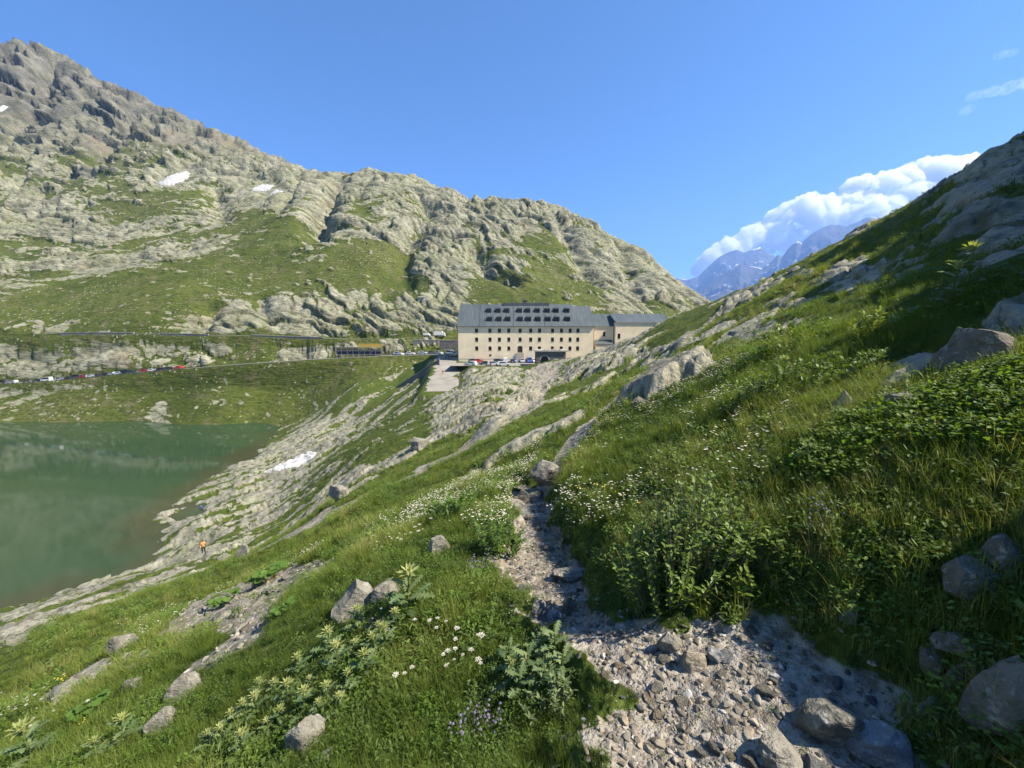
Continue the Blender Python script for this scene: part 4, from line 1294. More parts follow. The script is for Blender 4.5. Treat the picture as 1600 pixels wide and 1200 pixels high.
dk = MB()
dl = [(0, 0, 0)] + [(.5 + .5 * math.cos(a), .46 * math.sin(a) * (1.1 - .25 * math.cos(a)), .06 * math.sin(a) ** 2) for a in np.linspace(math.pi * .93, -math.pi * .93, 13)]
dk.add(dl + [(.5, 0, -.03)], [(14, i, i + 1) for i in range(1, 13)] + [(0, 1, 14), (0, 14, 13)])
dock_leaf = dk.build("leaf", DOCK, link=False)
dock_stem = MB().tube([(0, 0, 0), (.04, 0, .5), (.12, 0, 1)], [.02, .016, .012], 5).build("stalk", STEMG, link=False)
def dock(px, py, wpx, label):
    p = land_hit(px, py)
    s = wpx * p[1] / F_PX
    e = empty("broad_leaved_plant", (p[0], p[1], float(ground_h(p[0], p[1]))))
    for i in range(26):
        a, q = i * 2.4, .1 + .42 * math.sqrt(i / 26)
        h = s * R_.uniform(.28, .5) * (1.1 - q * .6)
        x, y = s * q * math.cos(a), s * q * math.sin(a) * .8
        g = float(ground_h(p[0] + x, p[1] + y)) - e.location.z
        st = share("stalk", dock_stem, e, (x * .5, y * .5, g - .02), (0, .45, a), (s * .3, s * .3, h))
        share("leaf", dock_leaf, e, (x * .75, y * .75, g + h), (R_.uniform(-.3, .3), R_.uniform(-.1, .35), a), (s * R_.uniform(.15, .24),) * 3)
    return tag(e, label, "plant")
dock(350, 946, 52, "broad leaved green plant at the upper left rim of the stone spill")
dock(420, 908, 56, "larger broad leaved green plant above the stone spill")
dock(140, 1118, 56, "broad leaved plant beside the low pale rock among daisies")
dock(440, 962, 44, "broad leaved plant at the right rim of the stone spill")

# ------------------------------------------------------------------ plain materials
def plain(name, c, rough=.7, metal=0.0, var=.12, scale=1.0, spec=.3, c2=None):
    b = NB(name)
    p = b.objco()
    n = b.noise(scale, 5, .6, p)
    dk_ = tuple(v * (1 - var * 2) for v in c) if c2 is None else c2
    col_ = b.mix(b.rng(n, .35, .65), dk_, c)
    b.bsdf(col_, rough, b.bump(b.noise(scale * 8, 4, .6, p), .15, .02), spec, metal)
    return b.m
PLASTER = plain("beige_plaster", (.84, .71, .49), .9, 0, .08, .25)
PLASTER2 = plain("warm_plaster", (.76, .63, .44), .9, 0, .06, .25)
STONEWALL = plain("grey_masonry", (.25, .235, .20), .95, 0, .22, .9)
DARKWALL = plain("dark_masonry", (.17, .16, .145), .95, 0, .2, .7)
CONCRETE = plain("pale_concrete", (.36, .34, .29), .9, 0, .1, .4)
TRIM = plain("stone_trim", (.40, .36, .29), .85, 0, .08, .8)
ASPHALT = plain("worn_asphalt", (.20, .195, .18), .95, 0, .12, .3)
GROUND_PALE = plain("pale_forecourt", (.30, .28, .235), .95, 0, .16, .16)
GLASS = plain("dark_window_glass", (.016, .014, .014), .25, 0, .05, 1, .22)
WOOD = plain("dark_door_wood", (.07, .045, .03), .7, 0, .2, 2)
WHITE = plain("white_paint", (.72, .72, .70), .5, 0, .04, 1)
METAL = plain("galvanised_metal", (.42, .43, .44), .45, .7, .08, 1)
YELLOW = plain("yellow_netting", (.55, .36, .05), .8, 0, .1, 1)
NAVY = plain("dark_blue_netting", (.035, .040, .07), .85, 0, .1, .8)
RUBBER = plain("black_rubber", (.02, .02, .02), .8, 0, .05, 1)
b = NB("seamed_roof_metal")
p = b.pos()
wv = b.node("ShaderNodeTexWave", {"Vector": b.mapv(p, (1, 0, 0)), "Scale": .42, "Distortion": 0, "Detail": 0}, wave_profile='SIN').outputs["Fac"]
c = b.mix(b.rng(b.noise(.10, 4), .4, .62), (.060, .076, .080), (.085, .098, .102))
c = b.mix(b.rng(b.noise(.9, 5, .6, b.mapv(p, (1, .15, .15))), .45, .65, 0, .6), c, (.12, .145, .14))
c = b.mix(b.math('POWER', wv, 8), c, (.06, .075, .08))
b.bsdf(c, .55, b.bump(b.math('POWER', wv, 6), .5, .06), .35, 0)
ROOF = b.m

def wall_with_openings(m, x0, x1, z0, z1, y, holes, rev=.28):
    """a front wall facing -y with real window openings and their reveals"""
    xs = sorted({x0, x1, *[h[0] for h in holes], *[h[1] for h in holes]})
    zs = sorted({z0, z1, *[h[2] for h in holes], *[h[3] for h in holes]})
    for a, b_ in zip(xs[:-1], xs[1:]):
        for c_, d_ in zip(zs[:-1], zs[1:]):
            cx_, cz_ = (a + b_) / 2, (c_ + d_) / 2
            if any(h[0] < cx_ < h[1] and h[2] < cz_ < h[3] for h in holes):
                continue
            m.add([(a, y, c_), (b_, y, c_), (b_, y, d_), (a, y, d_)], [(0, 1, 2, 3)])
    for h in holes:
        a, b_, c_, d_ = h[:4]
        m.add([(a, y, c_), (b_, y, c_), (b_, y, d_), (a, y, d_), (a, y + rev, c_), (b_, y + rev, c_), (b_, y + rev, d_), (a, y + rev, d_)],
              [(0, 4, 5, 1), (1, 5, 6, 2), (2, 6, 7, 3), (3, 7, 4, 0)])

def window_part(par, h, y, org, mat=TRIM):
    """frame with crossbars, pane behind it"""
    a, b_, c_, d_ = (h[0] - org[0], h[1] - org[0], h[2] - org[2], h[3] - org[2])
    y = y - org[1]
    m = MB()
    t = .07
    m.box(a, a + t, y + .16, y + .24, c_, d_).box(b_ - t, b_, y + .16, y + .24, c_, d_).box(a + t, b_ - t, y + .16, y + .24, c_, c_ + t).box(a + t, b_ - t, y + .16, y + .24, d_ - t, d_)
    mid = (a + b_) / 2
    m.box(mid - .03, mid + .03, y + .17, y + .235, c_ + t, d_ - t)
    w = m.build("window", WOOD, par)
    MB().box(a + t, b_ - t, y + .205, y + .22, c_ + t, d_ - t).build("pane", GLASS, w)
    MB().box(a - .08, b_ + .08, y - .07, y + .1, c_ - .14, c_ - .003).build("sill", mat, w)
    return w

def zat(py, d):
    return float(at(800, py, d)[2])

# ------------------------------------------------------------------ the hospice
YF, YB = 157.0, 176.0
def xh(px, d=YF):
    return (px - 800) / F_PX * d
HX0, HX1 = xh(716.5), xh(926.5)
# photo rows lie on the tilted image plane, so a row gives one height per depth
EAVE, RIDGE, BASE = zat(509.5, YF), zat(475.5, YF + 9.5), PLAT_Z - .3
org = (HX0, YF, PLAT_Z)
hosp = empty("hospice", org)
def loc(v):
    return [(q[0] - org[0], q[1] - org[1], q[2] - org[2]) for q in v]
holes = []
wx = [745, 765.8, 780.5, 795, 812.5, 829, 842.7, 862.8, 876.7, 890.2, 902.2]
for r_i, py in enumerate((516.6, 530.5, 544.4)):
    for i, px in enumerate(wx):
        if r_i == 2 and i in (4,):
            continue
        x, z = xh(px), zat(py, YF)
        w = .62 if i in (0, 1, 2, 4, 5, 6) else .58
        holes.append((x - w, x + w, z - .78, z + .78))
door_x = xh(812.5)
DZ0, DZ1 = zat(551, YF), zat(540.5, YF)
holes.append((door_x - 1.0, door_x + 1.0, DZ0, DZ1))
bx_ = xh(766)
holes.append((bx_ - .45, bx_ + .45, zat(556.5, YF), zat(553.5, YF)))
wm = MB()
wall_with_openings(wm, HX0, HX1, BASE, EAVE, YF, holes)
wm.add([(HX0, YF, BASE), (HX0, YB, BASE), (HX0, YB, EAVE), (HX0, YF, EAVE)], [(3, 2, 1, 0)])
wm.add([(HX1, YF, BASE), (HX1, YB, BASE), (HX1, YB, EAVE), (HX1, YF, EAVE)], [(0, 1, 2, 3)])
wm.add([(HX0, YB, BASE), (HX1, YB, BASE), (HX1, YB, EAVE), (HX0, YB, EAVE)], [(3, 2, 1, 0)])
ym = (YF + YB) / 2
wm.add([(HX0, YF, EAVE), (HX0, YB, EAVE), (HX0, ym, RIDGE - .4)], [(0, 2, 1)])
wm.v = loc(wm.v)
wm.build("wall", PLASTER, hosp)
for h in holes[:-2]:
    window_part(hosp, h, YF, org)
window_part(hosp, holes[-1], YF, org)
h = holes[-2]
dm = MB()
arc = [(math.cos(t) * 1.0, math.sin(t) * .8) for t in np.linspace(0, math.pi, 9)]
a0, z0, z1 = door_x - org[0], DZ0 - org[2], DZ1 - org[2]
dm.prism([(a0 + 1, z0), *[(a0 + c_ * .98, z1 - .85 + s_) for c_, s_ in arc], (a0 - 1, z0)], 'y', .2, .26)
dr = dm.build("door", WOOD, hosp)
sp = MB()
sp.prism([(a0 + 1.0, z1 + .02), (a0 + 1.0, z1 - .85), *[(a0 + c_ * .98, z1 - .85 + s_) for c_, s_ in arc], (a0 - 1.0, z1 - .85), (a0 - 1.0, z1 + .02)], 'y', .003, .20)
sp.build("arch", TRIM, dr)
st_ = MB()
for k in range(4):
    st_.box(a0 - 1.5, a0 + 1.5, -1.6 + .4 * k, -.004 if k == 3 else -1.2 + .4 * k, -.25, z0 * (k + 1) / 4 - .05)
st_.build("steps", TRIM, hosp)
MB().box(.3, HX1 - HX0 - .3, -.04, -.003, 1.25, 1.42).build("plinth_band", TRIM, hosp)
# roof: long gable, a lower hipped end on the right
rx1, rx2 = xh(893, ym), xh(919, ym)
ov = .5
R2 = RIDGE - .7
rm = MB()
e0 = EAVE - .12
vr = [(HX0 - ov, YF - ov, e0), (xh(902), YF - ov, e0), (rx1, ym, RIDGE), (HX0 - .2, ym, RIDGE), (HX0 - ov, YB + ov, e0), (xh(902), YB + ov, e0)]
rm.add(loc(vr), [(0, 1, 2, 3), (3, 2, 5, 4), (0, 3, 4)])
vr = [(xh(902) + .0, YF - ov - .02, e0 - .003), (HX1 + ov, YF - ov - .02, e0 - .003), (rx2, ym, R2), (rx1 + .0, ym, R2), (HX1 + ov, YB + ov, e0), (xh(902), YB + ov, e0), (rx1, ym, RIDGE)]
rm.add(loc(vr), [(0, 1, 2, 3), (1, 4, 2), (3, 2, 4, 5), (0, 3, 6), (3, 5, 6)])
rm.add(loc([(HX0 - ov, YF - ov, e0), (HX1 + ov, YF - ov, e0), (HX1 + ov, YF + .02, e0 - .02), (HX0 - ov, YF + .02, e0 - .02)]), [(0, 3, 2, 1)])
roof = rm.build("roof", ROOF, hosp)
gt = MB().tube([(-ov, -ov - .06, e0 - org[2] - .06), (HX1 - HX0 + ov, -ov - .06, e0 - org[2] - .06)], .09, 6)
gt.build("gutter", plain("dark_gutter", (.05, .055, .06), .5, .5), roof)
slope = (RIDGE - e0) / (ym - YF + ov)
def roof_y(z):
    return YF - ov + (z - e0) / slope
for px in (750.5, 803, 850):                                         # standing joints that divide the roof
    m = MB()
    x = xh(px, YF + 4)
    a, c_ = e0 + .1, RIDGE - .05
    m.add(loc([(x - .06, roof_y(a), a + .02), (x + .06, roof_y(a), a + .02), (x + .06, roof_y(c_), c_ + .02), (x - .06, roof_y(c_), c_ + .02), (x - .06, roof_y(a), a + .2), (x + .06, roof_y(a), a + .2), (x + .06, roof_y(c_), c_ + .2), (x - .06, roof_y(c_), c_ + .2)]),
          [(4, 5, 6, 7), (0, 4, 7, 3), (1, 2, 6, 5), (0, 1, 5, 4), (3, 7, 6, 2)])
    m.build("joint_rib", ROOF, roof)
DORM = plain("dormer_metal", (.05, .058, .066), .5, .3)
for py in (486.5, 500):
    for k, px in enumerate((764.5, 779, 792.5, 811.8, 824.5, 839.3, 854.8, 868.3, 884.8)):
        px += (py - 486.5) * .1
        # row and depth on the sloping roof
        for d in np.linspace(YF, ym, 60):
            if zat(py + 2.6, d) <= e0 + slope * (d - YF + ov):
                break
        z = zat(py + 2.6, d)
        x = (px - 800) / F_PX * d
        m = MB()
        w, hh = .95, 1.75
        yb = roof_y(z + hh + .5)
        m.add(loc([(x - w, d, z), (x + w, d, z), (x + w, d, z + hh), (x - w, d, z + hh), (x - w, yb, z + hh + .48), (x + w, yb, z + hh + .48)]), [(0, 1, 2, 3), (3, 2, 5, 4), (0, 3, 4), (1, 5, 2)])
        dmr = m.build("dormer", DORM, hosp)
        MB().add(loc([(x - w + .12, d - .02, z + .15), (x + w - .12, d - .02, z + .15), (x + w - .12, d - .02, z + hh - .15), (x - w + .12, d - .02, z + hh - .15)]), [(0, 1, 2, 3)]).build("pane", GLASS, dmr)
lm = MB()
lm.box(xh(786, ym) - org[0], xh(857, ym) - org[0], ym - org[1] - .8, ym - org[1] + .8, RIDGE - org[2] - .6, RIDGE - org[2] + .55)
lm.build("ridge_vent", ROOF, roof)
cm = MB()
cx_ = xh(820, ym) - org[0]
cm.box(cx_ - .9, cx_ + .9, 8.7, 10.1, RIDGE - org[2] + .553, RIDGE - org[2] + 1.5).box(cx_ - 1.05, cx_ + 1.05, 8.5, 10.3, RIDGE - org[2] + 1.5, RIDGE - org[2] + 1.7).tube([(cx_ - .3, 9.4, RIDGE - org[2] + 1.7), (cx_ - .3, 9.4, RIDGE - org[2] + 2.4)], .28, 8)
cm.build("chimney", DARKWALL, roof)
MB().tube([(xh(834, ym) - org[0], 9.5, RIDGE - org[2] + .5), (xh(834, ym) - org[0], 9.5, RIDGE - org[2] + 1.8)], .12, 6).build("vent_pipe", METAL, roof)
tag(hosp, "large beige hospice with three rows of windows and a dark seamed roof", "building")

# annexes
def annex(name, px0, px1, d, dep, eave_py, ridge_py, label, wins, plast, roof_px=None):
    x0, x1 = xh(px0, d), xh(px1, d)
    ez, yr = zat(eave_py, d), d + dep / 2
    rz = zat(ridge_py, yr)
    o_ = (x0, d, PLAT_Z)
    e = empty(name, o_)
    hs = []
    for px, py, w, h_ in wins:
        x, z = xh(px, d), zat(py, d)
        hs.append((x - w, x + w, z - h_, z + h_))
    m = MB()
    wall_with_openings(m, x0, x1, PLAT_Z - .5, ez, d, hs)
    m.add([(x0, d, PLAT_Z - .5), (x0, d + dep, PLAT_Z - .5), (x0, d + dep, ez), (x0, d, ez)], [(3, 2, 1, 0)])
    m.add([(x1, d, PLAT_Z - .5), (x1, d + dep, PLAT_Z - .5), (x1, d + dep, ez), (x1, d, ez)], [(0, 1, 2, 3)])
    m.add([(x0, d, ez), (x0, d + dep, ez), (x0, yr, rz - .2)], [(0, 2, 1)])
    m.add([(x1, d, ez), (x1, d + dep, ez), (x1, yr, rz - .2)], [(0, 1, 2)])
    m.v = [(q[0] - o_[0], q[1] - o_[1], q[2] - o_[2]) for q in m.v]
    m.build("wall", plast, e)
    for h_ in hs:
        window_part(e, h_, d, o_)
    r0, r1 = (xh(roof_px[0], yr), xh(roof_px[1], yr)) if roof_px else (x0, x1)
    q = .4
    v = [(x0 - .05, d - q, ez - .1), (x1 + q, d - q, ez - .1), (r1, yr, rz), (r0, yr, rz), (x0 - .05, d + dep + q, ez - .1), (x1 + q, d + dep + q, ez - .1)]
    v = [(a[0] - o_[0], a[1] - o_[1], a[2] - o_[2]) for a in v]
    mesh_obj("roof", v, [(0, 1, 2, 3), (3, 2, 5, 4), (0, 3, 4), (1, 5, 2)], ROOF, e)
    return tag(e, label, "building"), o_
w1_, o1 = annex("annex", 927.6, 957, 160, 14, 509.5, 490.5, "short lit annex joined to the right end of the hospice", [(943, 522, .5, .9)], PLASTER2, (921, 950))
m = MB()
lx0, lx1 = 0.1, xh(955, 160) - o1[0]
m.add([(lx0, -2.6, zat(538, 157.5) - o1[2]), (lx1, -2.6, zat(538, 157.5) - o1[2]), (lx1, -.003, zat(531, 160) - o1[2]), (lx0, -.003, zat(531, 160) - o1[2]), (lx0, -2.6, zat(538, 157.5) - o1[2] - .2), (lx1, -2.6, zat(538, 157.5) - o1[2] - .2)], [(0, 1, 2, 3), (4, 5, 1, 0)])
m.build("porch_roof", ROOF, w1_)
MB().box(lx0 + .1, lx1 - .1, -2.4, -.004, -.4, zat(538.5, 157.5) - o1[2] - .2).build("porch", PLASTER2, w1_)
annex("annex", 960.5, 1040, 158, 14, 503.5, 490.5, "long low annex disappearing behind the grassy slope", [(966, 525, .55, .95), (1020.5, 511, .5, .55)], PLASTER, (950, 1034))
MB()

# stone shed in front of the hospice
sd, sx0, sx1 = 138.0, xh(838, 138), xh(884, 138)
st0, st1 = zat(572, sd), zat(549.5, sd)
o_ = (sx0, sd, st0)
shed = empty("stone_shed", o_)
W_, H_ = sx1 - sx0, st1 - st0
ax0 = xh(851, sd) - sx0
ra = 1.35
m = MB()
outer = [(0, 0), (0, H_), (W_, H_), (W_, 0)]
arch = [(ax0 + ra * math.cos(t), 2.1 + ra * math.sin(t)) for t in np.linspace(0, math.pi, 11)]
ring = [(0, -.8), (0, H_), (W_, H_), (W_, -.8), (ax0 + ra, -.8), *arch, (ax0 - ra, -.8)]
n = len(ring)
v = [(x, 0, z) for x, z in ring] + [(x, .5, z) for x, z in ring]
m.add(v, [tuple(range(n))[::-1]] + [(i, (i + 1) % n, n + (i + 1) % n, n + i) for i in range(n)])
m.box(.003, .4, .503, 9, -.8, H_ - .003).box(W_ - .4, W_ - .003, .503, 9, -.8, H_ - .003).box(.401, W_ - .401, 8.6, 9, -.8, H_ - .003)
m.build("wall", DARKWALL, shed)
m = MB()
for i in range(11):                                                   # voussoirs of the arch
    t0, t1 = math.pi * i / 11 + .015, math.pi * (i + 1) / 11 - .015
    m = MB().prism([(ax0 + q * math.cos(t), 2.1 + q * math.sin(t)) for q, t in ((ra + .02, t0), (ra + .42, t0), (ra + .42, t1), (ra + .02, t1))][::-1], 'y', -.05, -.004)
    m.build("arch_stone", TRIM, shed)
MB().box(ax0 - ra - .2, ax0 + ra + .2, .55, .62, -.7, 3.6).build("gate", WOOD, shed)
MB().box(-.5, W_ + .6, -.5, 9.5, H_ + .003, H_ + .45).build("roof_slab", CONCRETE, shed)
for i in range(5):
    v, f = rock_mesh(500 + i, 2, 6, .04)
    mesh_obj("roof_stone", v * np.array([1.2, .9, .35]) + np.array([3 + i * 1.3, 1.2 + (i % 2), H_ + .44]), f, STONE, shed)
tag(shed, "dark stone shed with an arched gate in front of the hospice", "building")

# ------------------------------------------------------------------ roads, forecourt, retaining walls
def strip(name, line, w, mat, label, lift=.07, seg=4.0, jit=0.0):
    L = [np.array(p) for p in line]
    pts = []
    for a, b_ in zip(L[:-1], L[1:]):
        n = max(1, int(np.hypot(*(b_ - a)[:2]) / seg))
        pts += [a + (b_ - a) * i / n for i in range(n)]
    pts.append(L[-1])
    v, f = [], []
    for i, p in enumerate(pts):
        t = pts[min(i + 1, len(pts) - 1)] - pts[max(i - 1, 0)]
        t = t / np.hypot(t[0], t[1])
        for k in (-1, 1):
            ww = w * (1 + jit * float(fbm2(np.array(i * .21), np.array(k * 3.3), 3, 151)))
            v.append((p[0] + k * -t[1] * ww, p[1] + k * t[0] * ww, p[2] + lift))
    for i in range(len(pts) - 1):
        f.append((2 * i, 2 * i + 2, 2 * i + 3, 2 * i + 1))
    return tag(mesh_obj(name, v, [q[::-1] for q in f], mat), label, kind="structure"), pts
_, low_pts = strip("lower_road", LOWER_ROAD, 3.3, ASPHALT, "pale road with parked cars above the lake")
_, up_pts = strip("upper_road", UPPER_ROAD, 2.9, ASPHALT, "pale mountain road cut into the rock")
strip("forecourt", COURT, 4.4, GROUND_PALE, "pale paved forecourt ramp beside the hospice", .09, .8, .45)
v = [(-22.5, 141, PLAT_Z + .05), (62, 141, PLAT_Z + .05), (62, 184, PLAT_Z + .05), (-22.5, 184, PLAT_Z + .05)]
tag(mesh_obj("car_park", v, [(0, 1, 2, 3)], GROUND_PALE), "pale gravel car park around the hospice", kind="structure")

def masonry(name, p0, p1, h, top, thick, mat, label, steps=1, courses=True):
    """a retaining wall with a coping and drain courses, its top along p0-p1"""
    p0, p1 = np.array(p0), np.array(p1)
    d = p1 - p0
    L = float(np.hypot(d[0], d[1]))
    e = empty(name, tuple(p0), math.atan2(d[1], d[0]))
    dz = float(d[2])
    def slab(y0, y1, z0, z1, x0=0.0, x1=None):
        x1 = L if x1 is None else x1
        q0, q1 = dz * x0 / L, dz * x1 / L
        return [(x0, y0, z0 + q0), (x1, y0, z0 + q1), (x1, y1, z0 + q1), (x0, y1, z0 + q0), (x0, y0, z1 + q0), (x1, y0, z1 + q1), (x1, y1, z1 + q1), (x0, y1, z1 + q0)]
    fc = [(0, 3, 2, 1), (4, 5, 6, 7), (0, 1, 5, 4), (1, 2, 6, 5), (2, 3, 7, 6), (3, 0, 4, 7)]
    mesh_obj("wall_face", slab(0, thick, -h, top), fc, mat, e)
    n = max(2, int(L / 6))
    for i in range(n):
        mesh_obj("coping", slab(-.12, thick + .08, top + .003, top + .22, L * i / n + .02, L * (i + 1) / n - .02), fc, CONCRETE, e)
    return tag(e, label, "wall", kind="thing")
def up(px, dy=-3.1, dz=0.0):
    xs = [p[0] / p[1] for p in UPPER_ROAD]
    u = (px - 800) / F_PX
    k = int(np.clip(np.searchsorted(xs, u) - 1, 0, len(xs) - 2))
    a, b_ = UPPER_ROAD[k], UPPER_ROAD[k + 1]
    t = (u - xs[k]) / (xs[k + 1] - xs[k])
    p = a + (b_ - a) * t
    return np.array([p[0], p[1] + dy, p[2] + dz])
masonry("retaining_wall", up(110), up(165), 4, .5, .8, STONEWALL, "grey retaining wall under the upper road, far left stretch")
masonry("retaining_wall", up(165.2), up(222), 4.5, .5, .8, STONEWALL, "grey retaining wall under the upper road above the row of cars")
masonry("retaining_wall", up(262), up(300), 5, .5, .8, STONEWALL, "shaded retaining wall under the upper road where the gully ends")
masonry("retaining_wall", up(300.2), up(336), 6, .5, .8, DARKWALL, "darker tall retaining wall under the upper road beside the cliff")
masonry("retaining_wall", up(400), up(450), 4, .5, .8, STONEWALL, "grey retaining wall under the upper road left of the scaffold")
masonry("retaining_wall", up(450.2), up(512), 5, .5, .8, DARKWALL, "dark retaining wall under the upper road ending at the scaffold")
wz = zat(532, 190)
masonry("retaining_wall", (xh(646, 190), 190, wz), (xh(686, 190), 190, wz), 9, .1, 1.2, STONEWALL, "pale stone wall with a dark archway behind the parked cars")
ar = MB().prism([(xh(658, 190), zat(553, 190)), *[(xh(664, 190) + 2.4 * math.cos(t), zat(549, 190) + 1.6 * math.sin(t)) for t in np.linspace(math.pi, 0, 9)], (xh(672, 190), zat(553, 190))], 'y', 189.9, 189.98).build("archway", RUBBER)  # flat black panel standing in for the dark inside the arch
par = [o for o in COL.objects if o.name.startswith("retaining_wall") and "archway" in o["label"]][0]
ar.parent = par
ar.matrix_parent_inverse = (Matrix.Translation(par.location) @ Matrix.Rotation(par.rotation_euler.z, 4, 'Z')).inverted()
masonry("retaining_wall", (xh(687, 186), 186, wz), (xh(716, 186), 186, wz), 9, .1, 1.0, DARKWALL, "dark stone wall between the archway and the hospice")
# low wall that bounds the forecourt and runs down the spur
a, c_ = at(687, 561, 150), at(556, 646, 163)
for i in range(8):
    t0, t1 = i / 8, (i + 1) / 8
    q0, q1 = a + (c_ - a) * t0, a + (c_ - a) * t1
    masonry("spur_wall", q0, q1, 7 * (1 - t0) + 1.2, .0, .4, DARKWALL, "length of dark wall down the grassy spur, number %s from the forecourt" % ("one two three four five six seven eight".split()[i]))

# scaffold with nets
e = empty("scaffold", at(525, 556, 186))
sc0 = Vector(e.location)
Wd = xh(596, 186) - xh(525, 186)
H = 19 / F_PX * 186
nb = 8
for i in range(nb + 1):
    for y in (0, 1.2):
        MB().tube([(Wd * i / nb, y, -.4), (Wd * i / nb, y, H * (.75 if i < 4 else 1))], .07, 5).build("pole", METAL, e)
for k in range(3):
    z = H * (.1 + .3 * k)
    MB().tube([(0, -.08, z), (Wd, -.08, z)], .05, 5).build("ledger", METAL, e)
    MB().box(.05, Wd - .05, .1, 1.1, z + .06, z + .12).build("deck", TRIM, e)
for i in range(0, nb, 2):
    MB().tube([(Wd * i / nb, -.1, H * .1), (Wd * (i + 1) / nb, -.1, H * .68)], .04, 5).build("brace", METAL, e)
MB().box(Wd * 4 / nb, Wd, .5, .55, H * .72, H).build("yellow_net", YELLOW, e)
MB().box(.1, Wd * 4 / nb - .05, .5, .55, H * .5, H * .72).build("ochre_net", plain("ochre_netting", (.36, .27, .09), .85), e)
MB().box(.1, Wd - .1, .9, .95, H * .05, H * .5).build("blue_net", NAVY, e)
tag(e, "scaffold with yellow and dark blue nets against the rock cut", "scaffold")

# hut on the slope, marker on the ridge, white trucks on the upper road
def mount_pt(px, py):
    v = ray(px, py)
    v = v / v[1]
    return cast(px, py, 195, 600)
p = mount_pt(664, 471)
e = empty("mountain_hut", (p[0], p[1], p[2] - 1))
MB().box(-3.4, 0, -2.5, 2.5, -2, 3.0).box(.003, 3.4, -2.2, 2.2, -2, 1.8).build("wall", CONCRETE, e)
MB().prism([(-2.9, 3.003), (2.9, 3.003), (0, 3.9)], 'x', -3.7, .3).build("roof", STONEWALL, e)
MB().box(-2.2, -1.2, -2.56, -2.503, .2, 1.4).build("window", GLASS, e)
MB().box(1.2, 2.2, -2.26, -2.203, -.5, 1.2).build("door", WOOD, e)
tag(e, "small grey stone hut on the green slope above the hospice", "hut")
def truck(px, d, wpx, hpx, label):
    p = at(px, 527, d)
    k = d / F_PX
    e = empty("box_truck", (p[0], p[1], p[2] + .1), 0)
    w, h = wpx * k, hpx * k
    MB().box(-w * .5, w * .28, -1.1, 1.1, .9, h).build("cargo_box", WHITE, e)
    MB().prism([(w * .29, .55), (w * .5, .55), (w * .5, h * .5), (w * .42, h * .78), (w * .29, h * .78)], 'y', -1.05, 1.05).build("cab", WHITE, e)
    MB().prism([(w * .425, h * .5), (w * .49, h * .5), (w * .43, h * .74)], 'y', -1.08, -1.055).build("window", GLASS, e)
    MB().box(-w * .48, w * .48, -.9, .9, .5, .897).build("chassis", RUBBER, e)
    for x in (-w * .32, w * .36):
        for y in (-.95, .95):
            MB().tube([(x, y - .14, .45), (x, y + .14, .45)], .45, 10).build("wheel", RUBBER, e)
    return tag(e, label, "truck")
truck(687, 197, 17, 9, "larger white box truck on the upper road beside the hospice")
truck(667, 197, 10, 6, "smaller white box truck on the upper road behind the larger one")

